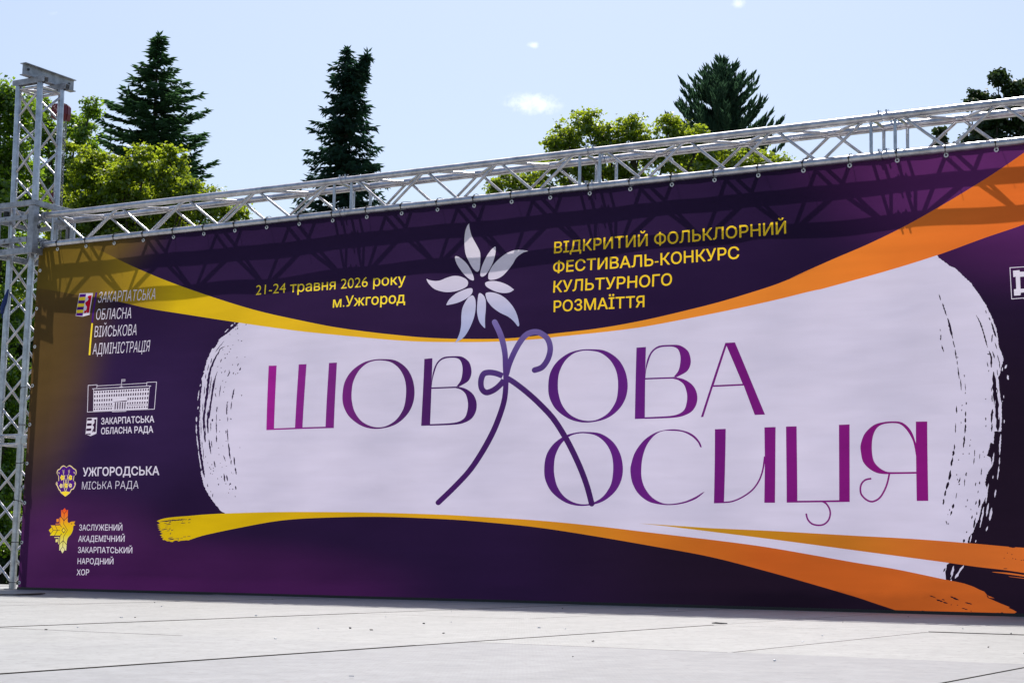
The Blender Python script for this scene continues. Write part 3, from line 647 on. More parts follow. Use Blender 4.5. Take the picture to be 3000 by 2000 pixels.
add('dark', H_, [P_('430,505 475,565 430,628 384,565')], zU); add('lyellow', H_, [P_('430,525 460,565 430,606 400,565')], zU)
speck('dark', H_, 606, 435, zU, 10, 16, 0)
add('orange', H_, [P_('285,340 332,335 330,395 282,400')], zU); add('pale', H_, [P_('258,742 302,738 298,795 254,800')], zU)
lines('orange', H_, zU, (('356,310 350,440', 15), ('352,434 262,438', 15))); lines('pale', H_, zU, (('232,706 336,702', 15), ('330,700 318,840', 15)))
W_ = 'partner_logo'
lines('text', W_, zW, (('1990,310 1785,323', 8), ('1787,320 1804,682', 8), ('1801,680 1942,668', 8), ('1940,666 1958,690 2000,692', 8)))
add('text', W_, [P_('1822,357 1897,350 1900,370 1990,366 1990,419 1902,428 1907,565 1990,560 1990,600 1910,608 1905,638 1832,642 1830,570 1858,565 1852,425 1825,430')], zW)

# ------------------------------------------------------------------ banner sheet: one planar partition of all prints
BX1, BZ0, BZ1 = 8.93, .012, 2.704
def billow(x, z):
    env = np.clip((BZ1 - z) / .55, 0, 1) * np.clip(x / .25, 0, 1) * np.clip(z / .12, 0, 1)
    drift = -.035 * np.exp(-((x - 1.0) / 1.6) ** 2) + .035 * np.exp(-((x - 6.6) / 1.3) ** 2)
    rip = .010 * np.sin(x * 3.1 + z * 1.1 + 1.0) + .006 * np.sin(x * 7.3 - z * 3.0) + .005 * np.sin(z * 5.1 + x * 1.7)
    dent = .016 * np.exp(-(((x - 6.02) - .35 * (2.7 - z)) / .12) ** 2) * np.clip((z - 1.7) / .7, 0, 1)
    tens = .0035 * np.sin((x - .222) / .2953 * 2 * np.pi) * np.exp(-(BZ1 - z) / .12)
    return env * (drift + rip + dent) + tens
def make_banner():
    vv = []; ee = []; idx = {}
    def vid(p):
        k = (round(p[0], 5), round(p[1], 5))
        if k not in idx:
            idx[k] = len(vv); vv.append(k)
        return idx[k]
    rect = [(0, BZ0), (BX1, BZ0), (BX1, BZ1), (0.016, BZ1)]
    ri = [vid(p) for p in rect]
    def inside(p): return -.0005 < p[0] < BX1 and BZ0 <= p[1] <= BZ1
    for E in (q[2] for q in SHAPES):
        # clip to the sheet
        for a0, a1, b0, b1 in E:
            t0, t1 = 0.0, 1.0; dx, dz = b0 - a0, b1 - a1; ok = True
            for p, q in ((-dx, a0 - .0), (dx, BX1 - a0), (-dz, a1 - BZ0), (dz, BZ1 - a1)):
                if abs(p) < 1e-12:
                    if q < 0: ok = False
                else:
                    r = q / p
                    if p < 0: t0 = max(t0, r)
                    else: t1 = min(t1, r)
            if not ok or t0 >= t1: continue
            nk = max(1, int(math.hypot(dx, dz) * (t1 - t0) / .05 + .99))
            ids = [vid((a0 + dx * (t0 + (t1 - t0) * q / nk), a1 + dz * (t0 + (t1 - t0) * q / nk))) for q in range(nk + 1)]
            for i, j in zip(ids[:-1], ids[1:]):
                if i != j: ee.append((i, j))
    for i in range(4):
        (xa, za), (xb, zb) = rect[i], rect[(i + 1) % 4]; nk = max(1, int(math.hypot(xb - xa, zb - za) / .05))
        ids = [vid((xa + (xb - xa) * q / nk, za + (zb - za) * q / nk)) for q in range(nk)] + [ri[(i + 1) % 4]]
        ee += list(zip(ids[:-1], ids[1:]))
    for x in np.arange(.03, BX1, .05):
        for z in np.arange(.03, BZ1, .05):
            vid((x + random.uniform(-.008, .008), z + random.uniform(-.008, .008)))
    ee = list({(min(a, b), max(a, b)) for a, b in ee})
    res = delaunay_2d_cdt([Vector(v) for v in vv], ee, [], 0, 1e-5, False)
    V = np.array([(v.x, v.y) for v in res[0]]); Fc = np.array([f for f in res[2] if len(f) == 3], dtype=np.int64)
    cen = V[Fc].mean(1)
    tri = V[Fc]
    area = np.abs((tri[:, 1, 0] - tri[:, 0, 0]) * (tri[:, 2, 1] - tri[:, 0, 1]) - (tri[:, 2, 0] - tri[:, 0, 0]) * (tri[:, 1, 1] - tri[:, 0, 1]))
    keep = (cen[:, 0] > 0.016 * cen[:, 1] / BZ1 - 1e-6) & (cen[:, 0] < BX1) & (cen[:, 1] > BZ0) & (cen[:, 1] < BZ1) & (area > 1e-12)
    Fc = Fc[keep]; cen = cen[keep]
    lay = np.zeros(len(Fc), dtype=np.int64)
    for k, shp in enumerate(SHAPES):
        E = shp[2]
        lo = E.reshape(-1, 2).min(0); hi = E.reshape(-1, 2).max(0)
        c = np.where((cen[:, 0] > lo[0]) & (cen[:, 0] < hi[0]) & (cen[:, 1] > lo[1]) & (cen[:, 1] < hi[1]))[0]
        for s in range(0, len(c), 4000):
            ci = c[s:s + 4000]; px_, pz_ = cen[ci, 0][:, None], cen[ci, 1][:, None]
            x0, z0, x1, z1 = E.T
            cr = (z0[None] > pz_) != (z1[None] > pz_)
            with np.errstate(divide='ignore', invalid='ignore'):
                xi = x0[None] + (pz_ - z0[None]) / (z1 - z0)[None] * (x1 - x0)[None]
            cr = cr & (px_ < xi)
            if len(shp) > 3: hit = np.sum(np.where(cr, np.where(z1 > z0, 1, -1)[None], 0), 1) != 0
            else: hit = (np.sum(cr, 1) % 2) == 1
            lay[ci[hit]] = k + 1
    # smooth normals of the whole sheet, shared by every printed part
    h = 1e-3
    nx = -(billow(V[:, 0] + h, V[:, 1]) - billow(V[:, 0] - h, V[:, 1])) / (2 * h)
    nz = -(billow(V[:, 0], V[:, 1] + h) - billow(V[:, 0], V[:, 1] - h)) / (2 * h)
    NR = np.stack([nx, np.ones(len(V)), nz], 1) * -1; NR /= np.linalg.norm(NR, axis=1)[:, None]
    Y = billow(V[:, 0], V[:, 1])
    P3 = np.stack([V[:, 0], Y, V[:, 1]], 1)
    layers = [('base', 'fabric')] + [(a, b) for a, b in (q[:2] for q in SHAPES)]
    parts = sorted({b for _, b in layers}, key=lambda s: (s != 'fabric', s))
    root = empty('stage_banner')
    tag(root, 'long purple festival banner with orange ribbons and white title patch, tied below the truss', 'banner')
    of_part = np.array([parts.index(layers[l][1]) for l in range(len(layers))])[lay]
    for pi, pn in enumerate(parts):
        sel = np.where(of_part == pi)[0]
        if not len(sel): continue
        f = Fc[sel]; used, inv = np.unique(f, return_inverse=True); f2 = inv.reshape(-1, 3)
        # faces look towards the audience (-y)
        p = P3[used]; cr = np.cross(p[f2[:, 1]] - p[f2[:, 0]], p[f2[:, 2]] - p[f2[:, 0]])
        fl = cr[:, 1] > 0; f2[fl] = f2[fl][:, ::-1]
        pn = pn.split('#')[0]; me = bpy.data.meshes.new(pn); me.from_pydata(p.tolist(), [], f2.tolist())
        names = []
        mi = []
        for l in lay[sel]:
            nme = layers[l][0]
            if nme not in names: names.append(nme); me.materials.append(INKS[nme])
            mi.append(names.index(nme))
        me.polygons.foreach_set('material_index', mi); me.polygons.foreach_set('use_smooth', [True] * len(f2)); me.update()
        me.normals_split_custom_set_from_vertices([tuple(q) for q in NR[used]])
        o = bpy.data.objects.new(pn, me); COL.objects.link(o); o.parent = root
    return root
banner = make_banner()
# hem along the bottom and the eyelets
hem = MB(); hem.box((BX1 / 2, -.0075, -.003), (BX1, .006, .040)); hem.build('bottom_hem', M_BLACK, banner, False)
TOPX = [.041, .222, .526, .821, 1.118, 1.42, 1.717, 2.014] + [2.311 + .2975 * i for i in range(22)]
LEFT = [(.045, 2.515), (.036, 2.208), (.039, 1.903), (.036, 1.593), (.032, 1.285), (.027, .979), (.027, .67), (.019, .363), (.016, .051)]
e = MB(); e.torus((0, 0, 0), (0, 1, 0), .0105, .0042)
eye = None
for (x, z) in [(x, 2.675 + max(0, (x - 4)) * .003) for x in TOPX] + LEFT:
    y = float(billow(np.array([x]), np.array([z]))[0]) - .003
    if eye is None: eye = e.build('eyelet', M_EYE, banner); o = eye
    else: o = eye.copy(); COL.objects.link(o); o.parent = banner
    o.location = (x, y, z)

# ------------------------------------------------------------------ truss above the banner
ZB, ZT_, DP, CR = 2.722, 2.961, .239, .025
truss = empty('lighting_truss', (0, 0, ZB))
tag(truss, 'long silver aluminium box truss of round tubes spanning above the purple banner', 'truss')
def part(mb, name, mat, parent, **kw):
    o = mb.build(name, mat, parent, **kw); o.matrix_parent_inverse = parent.matrix_world.inverted() if False else Matrix.Translation(-Vector(parent.location)); return o
joints = [.075, 2.985, 4.985, 6.985, 8.985]
for a, b in zip(joints[:-1], joints[1:]):
    nseg = 6 if b - a < 2.5 else 8
    x0, x1 = a + .075, b - .075
    for y in (0, DP):
        for z in (ZB, ZT_):
            t = MB(); t.tube((a + .004, y, z), (b - .004, y, z), CR, 18)
            part(t, 'chord', M_ALU, truss)
    def zig(pa, pb, name):
        t = MB()
        xs = np.linspace(x0 + .03, x1 - .03, nseg + 1)
        for i in range(nseg):
            A = pa if i % 2 == 0 else pb; B = pb if i % 2 == 0 else pa
            d = .022
            p0 = Vector((xs[i] + d * .9, *A)); p1 = Vector((xs[i + 1] - d * .9, *B))
            t.tube(p0, p1, .0098, 10)
        part(t, name, M_ALU, truss)
    zig((0, ZT_ - .012), (0, ZB + .012), 'front_lacing'); zig((DP, ZB + .012), (DP, ZT_ - .012), 'rear_lacing')
    zig((.012, ZT_), (DP - .012, ZT_), 'top_lacing'); zig((DP - .012, ZB), (.012, ZB), 'bottom_lacing')
    for x in (x0, x1):
        for y in (0, DP):
            t = MB(); t.tube((x, y, ZB), (x, y, ZT_), .0105, 12); part(t, 'upright', M_ALU, truss)
        for z in (ZB, ZT_):
            t = MB(); t.tube((x, 0, z), (x, DP, z), .0105, 12); part(t, 'cross_bar', M_ALU, truss)
for j in joints[1:-1]:
    for y in (0, DP):
        for z in (ZB, ZT_):
            t = MB(); t.tube((j - .038, y, z), (j - .0065, y, z), CR + .0025, 18); t.tube((j + .0065, y, z), (j + .038, y, z), CR + .0025, 18); t.tube((j - .007, y, z), (j + .007, y, z), CR - .004, 14)
            for s in (-.024, .024):
                t.tube((j + s, y - .012, z + CR - .004), (j + s, y - .012, z + CR + .016), .006, 8); t.tube((j + s, y + .03, z - .002), (j + s, y + .046, z - .004), .006, 8)
                t.path([(j + s, y + .01, z + CR), (j + s + .004, y + .016, z + CR + .022), (j + s + .012, y + .016, z + CR + .014)], .0018, 5)
            part(t, 'coupler', M_ALU, truss)

# ------------------------------------------------------------------ cable ties
def tie_top(i, x, z):
    t = MB(); c = (x, 0, ZB); rr = CR + .0035
    pts = []
    for k in range(15):
        a = R_(-70 - k * 300 / 14 + 0)
        pts.append((x + .006 * k / 14, rr * math.cos(a) * 1.0, ZB + rr * math.sin(a)))
    pts = [(x, -.008, z - .002)] + [(x + .001, -rr * .92, ZB - .008)] + [(x + .002, -rr * math.cos(R_(q)), ZB + rr * math.sin(R_(q))) for q in (10, 40, 75, 110, 150, 185, 215)] + [(x + .003, .007, z + .003)]
    t.path(pts, .0023, 6)
    t.box((x + .001, -rr - .002, ZB + .004), (.009, .007, .010))
    L_ = .13 + .05 * math.sin(i * 2.3)
    t.path([(x + .002, -rr * .5, ZB + rr + .001), (x + .004, .02, ZB + rr + .012), (x + .006 + .02 * math.sin(i), .02 + L_ * .6, ZB + rr + .03 - .02 * (i % 3)), (x + .01 + .03 * math.sin(i), .02 + L_, ZB + rr + .01 - .03 * (i % 3))], .0019, 5)
    return t.build('cable_tie', M_BLACK)
ORD = ['first', 'second', 'third', 'fourth', 'fifth', 'sixth', 'seventh', 'eighth', 'ninth', 'tenth', 'eleventh', 'twelfth', 'thirteenth', 'fourteenth', 'fifteenth', 'sixteenth', 'seventeenth', 'eighteenth', 'nineteenth', 'twentieth', 'twenty-first', 'twenty-second', 'twenty-third', 'twenty-fourth', 'twenty-fifth', 'twenty-sixth', 'twenty-seventh', 'twenty-eighth']
for i, x in enumerate([x for x in TOPX if x < 7.9]):
    o = tie_top(i, x, 2.675 + max(0, (x - 4)) * .003)
    tag(o, 'black cable tie round the truss bottom tube, %s counting from the tower' % ORD[i], 'cable tie', 'cable ties along the banner top')
PX = -.0625
for i, (x, z) in enumerate(LEFT):
    if i in (0, 1, 2): continue
    t = MB(); dz = [0, 0, 0, -.012, 0, .002, .02, 0, .0][i]; rr = CR + .003
    pts = [(x, -.008, z)] + [(PX + rr * math.sin(R_(q)), -rr * math.cos(R_(q)), z + dz * (1 - q / 40) if q < 40 else z + dz) for q in (40, 0, -40, -80, -120, -160, -200, -240)] + [(x - .003, .006, z + .002)]
    t.path(pts, .0026, 6); t.box((PX - .006, -rr - .002, z + dz), (.010, .006, .008))
    o = t.build('cable_tie', M_BLACK)
    tag(o, 'black cable tie from the tower post to banner edge, %s counting from the top' % ORD[i - 3], 'cable tie', 'cable ties along the banner side')

# ------------------------------------------------------------------ tower with sleeve block, I-beam and hoist
tower = empty('truss_tower', (PX - DP / 2, DP / 2, 0))
tag(tower, 'upright square aluminium truss tower at the left end of the banner', 'truss tower')
TX = (PX, PX - DP); TY = (0, DP); TOPZ = 4.075
secs = [(-.01, 1.17), (1.17, 3.10), (3.10, TOPZ)]
for x in TX:
    for y in TY:
        lean = -.018
        t = MB(); t.path([(x, y, -.02), (x, y, 1.166)], CR, 18); t.path([(x, y, 1.174), (x, y, 3.1), (x + lean, y, TOPZ)], CR, 18)
        part(t, 'post', M_ALU, tower)
for (xa, ya), (xb, yb) in (((TX[0], 0), (TX[1], 0)), ((TX[0], 0), (TX[0], DP)), ((TX[1], 0), (TX[1], DP)), ((TX[0], DP), (TX[1], DP))):
    for zs, ze in ((.03, 1.13), (1.21, TOPZ - .04)):
        t = MB(); z = zs; i = 0 if (ya, yb) == (0, 0) or xa == xb == TX[1] else 1
        while z + .235 < ze + .03:
            A, B = ((xa, ya), (xb, yb)) if i % 2 == 0 else ((xb, yb), (xa, ya))
            ld = lambda zz: -.018 * max(0, (zz - 3.1) / .975)
            p0 = Vector((A[0] + ld(z), A[1], z + .012)); p1 = Vector((B[0] + ld(z + .23), B[1], z + .223)); d = (p1 - p0) * .07
            t.tube(p0 + d, p1 - d, .0102, 10); z += .235; i += 1
        part(t, 'lacing', M_ALU, tower)
for z in (1.135, 1.205):
    t = MB()
    for (xa, ya), (xb, yb) in (((TX[0], 0), (TX[1], 0)), ((TX[0], 0), (TX[0], DP)), ((TX[1], 0), (TX[1], DP)), ((TX[0], DP), (TX[1], DP))):
        t.tube((xa, ya, z), (xb, yb, z), .0105, 10)
    part(t, 'joint_frame', M_ALU, tower)
for x in TX:
    for y in TY:
        t = MB(); t.box((x, y, 1.17), (.058, .058, .07)); t.tube((x + .03, y - .03, 1.175), (x + .036, y - .036, 1.175), .008, 8); part(t, 'joint_block', M_ALU, tower, bevel=.003)
        t = MB(); t.box((x, y, -.003), (.09, .09, .012)); part(t, 'foot_plate', M_GALV, tower)
# top: braces and channel bearers
t = MB(); z = TOPZ - .03
for p, q in (((TX[0], 0), (TX[0], DP)), ((TX[1], 0), (TX[1], DP)), ((TX[0], DP), (TX[1], DP)), ((TX[0], 0), (TX[1], 0)), ((TX[0], 0), (TX[1], DP)), ((TX[0], DP), (TX[1], 0))):
    t.tube((p[0] - .018, p[1], z), (q[0] - .018, q[1], z - .001 * (p[0] != q[0] and p[1] != q[1])), .011, 10)
part(t, 'top_bracing', M_ALU, tower)
def channel(x0, x1, y, z, w_=.056, h=.046, th=.006):
    t = MB(); cx, lx = (x0 + x1) / 2, x1 - x0
    t.box((cx, y, z + h - th / 2), (lx, w_, th)); t.box((cx, y - w_ / 2 + th / 2, z + (h - th) / 2), (lx, th, h - th)); t.box((cx, y + w_ / 2 - th / 2, z + (h - th) / 2), (lx, th, h - th))
    return t
for y in TY:
    part(channel(TX[1] - .065, TX[0] + .05, y, TOPZ - .002), 'channel_bearer', M_GALV, tower, smooth=False)
ib = empty('steel_beam', (PX - .10, .17, TOPZ + .05))
tag(ib, 'short grey steel I-beam lying across the top of the tower', 'steel beam')
IX, IZ = PX - .105, TOPZ + .048; y0, y1 = -.115, .46
t = MB(); t.box((IX, (y0 + y1) / 2, IZ + .003), (.062, y1 - y0, .006)); t.box((IX, (y0 + y1) / 2, IZ + .097), (.062, y1 - y0, .006)); t.box((IX, (y0 + y1) / 2, IZ + .05), (.006, y1 - y0, .088))
part(t, 'profile', M_GALV, ib, smooth=False)
for y in (-.06, .40):
    t = MB(); t.tube((IX + .0035, y, IZ + .055), (IX + .016, y, IZ + .055), .010, 6); t.tube((IX - .016, y, IZ + .055), (IX - .0035, y, IZ + .055), .010, 6); part(t, 'bolt', M_BLACK, ib)
# chain hoist
HX, HY, HZ = -.19, .36, 3.925
ho = empty('chain_hoist', (HX, HY, HZ)); tag(ho, 'small dark red chain hoist hanging under the beam on the tower', 'chain hoist')
bm = bmesh.new()
prof = [(-.066, -.055), (-.078, .0), (-.066, .06), (-.03, .078), (.045, .074), (.066, .052), (.07, -.02), (.058, -.078), (.03, -.078), (.022, -.05), (-.02, -.05), (-.03, -.068)]
for sgn, nm in ((-1, 'hoist_body'), (1, 'gear_cover')):
    t = MB(); b = 0; yy = (-.058, -.003) if sgn < 0 else (.003, .058)
    for y in yy:
        for (px_, pz_) in prof:
            s = 1.0 if (nm == 'hoist_body') == (y == yy[1]) else .86
            t.v.append((HX + px_ * s, HY + y, HZ + pz_ * s))
    n_ = len(prof)
    for k in range(n_): t.f.append((k, (k + 1) % n_, n_ + (k + 1) % n_, n_ + k)); t.m.append(0)
    t.f.append(tuple(range(n_))[::-1]); t.m.append(0); t.f.append(tuple(range(n_, 2 * n_))); t.m.append(0)
    part(t, nm, M_RED, ho, smooth=False, bevel=.006)
bm.free()
t = MB(); t.path([(HX + .018 * math.cos(a), HY, HZ + .115 + .028 * math.sin(a)) for a in np.linspace(-2.2, 3.6, 14)], .006, 8); t.tube((HX, HY, HZ + .07), (HX, HY, HZ + .092), .008, 8)
part(t, 'hook', M_CHAIN, ho)
def chain(name, p0, p1, link=.026):
    p0, p1 = Vector(p0), Vector(p1); n_ = int((p1 - p0).length / link); t = MB()
    for i in range(n_):
        c = p0 + (p1 - p0) * ((i + .5) / n_) + Vector((.004 * math.sin(i * .23), .004 * math.sin(i * .31 + 1), 0)); ax = Vector((1, 0, 0)) if i % 2 else Vector((0, 1, 0))
        pts = [c + ax * .0075 * math.cos(a) + Vector((0, 0, 1)) * .0165 * math.sin(a) for a in np.linspace(0, 2 * math.pi, 9)]
        t.path(pts, .0024, 4, cap=False)
    part(t, name, M_CHAIN, ho)
chain('hand_chain', (HX + .035, HY, HZ - .07), (HX + .02, HY + .02, 2.72)); chain('hand_chain', (HX + .055, HY, HZ - .07), (HX + .05, HY + .02, 2.72)); chain('load_chain', (HX - .005, HY + .02, HZ - .05), (-.165, .30, 3.24))
t = MB(); t.box((-.165, .30, 3.19), (.05, .04, .07)); t.path([(-.165, .30, 3.155), (-.165, .30, 3.13), (-.15, .30, 3.11), (-.165, .30, 3.09), (-.185, .30, 3.105)], .006, 8)
part(t, 'hook_block', M_RED, ho, bevel=.006)

# sleeve block round the tower
cx, cy = PX - DP / 2, DP / 2
sl_ = empty('sleeve_block', (cx, cy, 2.66)); tag(sl_, 'weathered aluminium sleeve block round the tower where the long truss attaches', 'sleeve block')
hs, z0, z1 = .225, 2.665, 3.05
for z, hh in ((z1, .042), (z0, .05)):
    t = MB()
    for sx in (-1, 1): t.box((cx + sx * hs, cy, z), (.03, 2 * hs + .03, hh))
    for sy in (-1, 1): t.box((cx, cy + sy * hs, z), (2 * hs - .0305, .03, hh))
    part(t, 'ring_frame', M_GALV, sl_, smooth=False, bevel=.003)
for sx in (-1, 1):
    for sy in (-1, 1):
        t = MB(); hz = (z0 + z1) / 2; hl = z1 - z0 - .05
        t.box((cx + sx * (hs + .004), cy + sy * (hs - .022), hz), (.007, .058, hl)); t.box((cx + sx * (hs - .026), cy + sy * (hs + .004), hz), (.052, .007, hl)); t.tube((cx + sx * (hs - .045), cy + sy * (hs - .022), z0), (cx + sx * (hs - .045), cy + sy * (hs - .022), z1), .016, 10)
        part(t, 'corner_angle', M_GALV, sl_)
for k, z in enumerate((2.76, 2.94)):
    for sy in (-1, 1):
        t = MB(); t.box((cx, cy + sy * (hs - .012), z), (2 * hs - .14, .02, .038))
        for bx in (-.09, .08): t.tube((cx + bx, cy + sy * (hs - .003), z), (cx + bx, cy + sy * (hs + .012), z), .009, 8)
        part(t, 'cross_plate', M_GALV, sl_, smooth=False)
    for sx in (-1, 1):
        t = MB(); t.box((cx + sx * (hs - .012), cy, z), (.02, 2 * hs - .16, .034)); part(t, 'cross_plate', M_GALV, sl_, smooth=False)
for sx in (-1, 1):
    for y in TY:
        for z in (2.745, 2.97):
            t = MB(); t.tube((cx + sx * .158, y + .03 * (1 if y else -1), z), (cx + sx * .158, y + .03 * (1 if y else -1) + .0, z + .05), .022, 12); part(t, 'guide_roller', M_BLACK if sx < 0 else M_GALV, sl_)
for y in (0, DP):
    for z in (ZB, ZT_):
        t = MB(); t.tube((cx + hs + .008, y, z), (joints[0] - .002, y, z), CR + .006, 14); t.tube((cx + hs + .02, y - .028, z), (cx + hs + .02, y + .042, z), .007, 8); part(t, 'truss_spigot', M_GALV, sl_)
t = MB(); t.box((cx + hs + .0095, cy - hs * .98 + .05, 2.86), (.003, .03, .03)); part(t, 'warning_sticker', M_BLACK, sl_)
# strap on the tower
t = MB(); t.path([(-.335, -.02, 2.19), (-.318, -.035, 2.235), (-.30, -.032, 2.275), (-.285, -.03, 2.33), (-.27, -.028, 2.38)], [.012, .016, .02, .014, .006], 8); t.path([(-.30, -.032, 2.27), (-.32, -.03, 2.25), (-.345, .0, 2.24), (-.36, .03, 2.21), (-.37, .02, 2.16)], [.016, .014, .012, .01, .006], 8)
tag(t.build('strap', M_BLUE), 'dark blue strap knotted round the left tower post', 'strap')
# ------------------------------------------------------------------ stage floor
TILT = R_(1.1)
def floor_material():
    m, n, o = new_mat('stage panel coating')
    p = N(n, 'ShaderNodeBsdfPrincipled'); L(n, p.outputs[0], o.inputs[0])
    t = N(n, 'ShaderNodeTexCoord'); ge = N(n, 'ShaderNodeNewGeometry')
    at_ = N(n, 'ShaderNodeAttribute', attribute_name='worn')
    mp = N(n, 'ShaderNodeMapping'); mp.inputs['Scale'].default_value = (2.6, 1.1, 1); L(n, t.outputs['Object'], mp.inputs[0])
    no = N(n, 'ShaderNodeTexNoise'); no.inputs['Scale'].default_value = 1.6; no.inputs['Detail'].default_value = 9; no.inputs['Roughness'].default_value = .72; L(n, mp.outputs[0], no.inputs['Vector'])
    sp = N(n, 'ShaderNodeTexNoise'); sp.inputs['Scale'].default_value = 34; sp.inputs['Detail'].default_value = 4; L(n, t.outputs['Object'], sp.inputs['Vector'])
    c1 = sock_mix(n, no.outputs['Fac'], (.20, .205, .21, 1), (.375, .375, .37, 1))
    wc = sock_mix(n, no.outputs['Fac'], (.15, .155, .172, 1), (.29, .292, .305, 1))
    c2 = sock_mix(n, at_.outputs['Fac'], c1, wc)
    rr = N(n, 'ShaderNodeMapRange'); rr.inputs[3].default_value = .95; rr.inputs[4].default_value = 1.04; L(n, ge.outputs['Random Per Island'], rr.inputs[0])
    hs_ = N(n, 'ShaderNodeHueSaturation'); L(n, rr.outputs[0], hs_.inputs['Value']); L(n, c2, hs_.inputs['Color'])
    # dark scuffs and dust specks
    r2 = N(n, 'ShaderNodeMapRange'); r2.inputs[1].default_value = .57; r2.inputs[2].default_value = .72; L(n, sp.outputs['Fac'], r2.inputs[0])
    c3 = sock_mix(n, r2.outputs[0], hs_.outputs[0], (.17, .165, .165, 1))
    fn = N(n, 'ShaderNodeTexNoise'); fn.inputs['Scale'].default_value = 9; fn.inputs['Detail'].default_value = 6; fn.inputs['Roughness'].default_value = .8; L(n, t.outputs['Object'], fn.inputs['Vector'])
    fm = N(n, 'ShaderNodeMapRange'); fm.inputs[1].default_value = .3; fm.inputs[2].default_value = .7; fm.inputs[3].default_value = .80; fm.inputs[4].default_value = 1.16; L(n, fn.outputs['Fac'], fm.inputs[0])
    fh = N(n, 'ShaderNodeHueSaturation'); L(n, fm.outputs[0], fh.inputs['Value']); L(n, c3, fh.inputs['Color']); c3 = fh.outputs[0]
    # wire-mesh imprint of the anti-slip film
    def wave(rot):
        m2 = N(n, 'ShaderNodeMapping'); m2.inputs['Rotation'].default_value = (0, 0, R_(rot)); L(n, t.outputs['Object'], m2.inputs[0])
        w_ = N(n, 'ShaderNodeTexWave', wave_type='BANDS'); w_.inputs['Scale'].default_value = 28; w_.inputs['Distortion'].default_value = 0; L(n, m2.outputs[0], w_.inputs['Vector']); return w_.outputs['Fac']
    mu = N(n, 'ShaderNodeMath', operation='MULTIPLY'); L(n, wave(30), mu.inputs[0]); L(n, wave(-30), mu.inputs[1])
    fa = N(n, 'ShaderNodeMath', operation='MULTIPLY'); L(n, mu.outputs[0], fa.inputs[0]); fa.inputs[1].default_value = .22
    c4 = sock_mix(n, fa.outputs[0], c3, (.13, .13, .16, 1))
    L(n, c4, p.inputs['Base Color']); p.inputs['Roughness'].default_value = .55
    b = N(n, 'ShaderNodeBump'); b.inputs['Strength'].default_value = .25; b.inputs['Distance'].default_value = .002; L(n, sp.outputs['Fac'], b.inputs['Height']); L(n, b.outputs[0], p.inputs['Normal'])
    return m
def stage():
    t = MB(); worn = []
    def rows(x): return [-7.6, -4.65, -2.5, 0.0, 1.25] if x >= 7 else [-7.5, -5.0, -2.5, 0.0, 1.25]
    for x in range(-4, 12):
        ys = rows(x)
        for ya, yb in zip(ys[:-1], ys[1:]):
            g = .0032; dz = random.uniform(-.002, .002)
            b = len(t.v)
            t.box((x + .5, (ya + yb) / 2, -.02 + dz), (1 - g, yb - ya - g, .04))
            worn += [1.0 if (x >= 7 and yb < -4) else (.35 if (x == 6 and yb < -4.5) else 0.0)] * 8
    for k in range(len(t.f)):
        if k % 6 != 5: t.m[k] = 1          # plywood panel edges, coloured dark to put shade into the gaps
    o = t.build('stage_floor', [floor_material(), plain('darkened plywood edge', (.03, .022, .016), .9)], None, False)
    at_ = o.data.attributes.new('worn', 'FLOAT', 'POINT'); at_.data.foreach_set('value', worn)
    bv = o.modifiers.new('bevel', 'BEVEL'); bv.width = .0012; bv.segments = 1
    o.rotation_euler = (TILT, 0, 0); tag(o, kind='structure')
    # frame and skirt under the panels
    t = MB(); t.box((4, -3.15, -.10), (15.8, 8.6, .10))
    for x in range(-4, 13, 2):
        for y in (-7.3, -5, -2.5, 0, 1.1): t.tube((x + (.1 if x < 0 else -.1), y, -.15), (x + (.1 if x < 0 else -.1), y, -1.25), .03, 8)
    u = t.build('stage_frame', M_BLACK, None, False); u.rotation_euler = (TILT, 0, 0); tag(u, kind='structure')  # black colour stands in for shade seen down the panel gaps
stage()
def on_floor(x, y, h=0): return (x, y * math.cos(TILT) - h * math.sin(TILT), y * math.sin(TILT) + h * math.cos(TILT))
# litter blown over the panels
t = MB()
for i in range(60):
    x = random.uniform(2.5, 10); y = -random.random() ** .8 * 6.8 - .2; c = on_floor(x, y, .004); a = random.uniform(0, 3.14); s = random.uniform(.003, .007)
    t.box(c, (s * random.uniform(.8, 2.2), s, random.uniform(.002, .004)), Matrix.Rotation(a, 3, 'Z') @ Matrix.Rotation(random.uniform(-.5, .5), 3, 'X'), mi=0 if random.random() < .55 else 1)
o = t.build('litter', [plain('dry leaf bits', (.11, .10, .09), .9), plain('paper bits', (.75, .75, .75), .8)], None, False)
tag(o, 'tiny dark and pale scraps scattered over the light stage panels', 'litter', kind='stuff')

def floor_px(x, y, h=0):
    r = ray(x, y); nn = np.array([0, -math.sin(TILT), math.cos(TILT)]); q = CAM - (nn @ CAM - h) / (nn @ r) * r
    return tuple(q)
t = MB()
t.path([floor_px(x, y, .006) for x, y in ((-60, 1742.5), (0, 1741.5), (40, 1740.5), (85, 1739), (120, 1737.5), (132, 1737.2))], .0035, 7)
t.path([floor_px(x, y, .006) for x, y in ((-60, 1739.5), (0, 1739.8), (50, 1741.8), (90, 1741.6), (118, 1740.4), (126, 1738.6))], .0035, 7)
tag(t.build('cable', M_BLACK), 'black cable lying on the stage in the shadow near the tower', 'cable')
t = MB(); t.path([floor_px(x, y, .004) for x, y in ((2086, 1823.6), (2098, 1823.4), (2112, 1824.5), (2131, 1824.9))], [.002, .004, .0035, .002], 6)
tag(t.build('rope_scrap', M_BLACK), 'short dark rope scrap lying on the stage seam near the orange ribbon', 'rope')
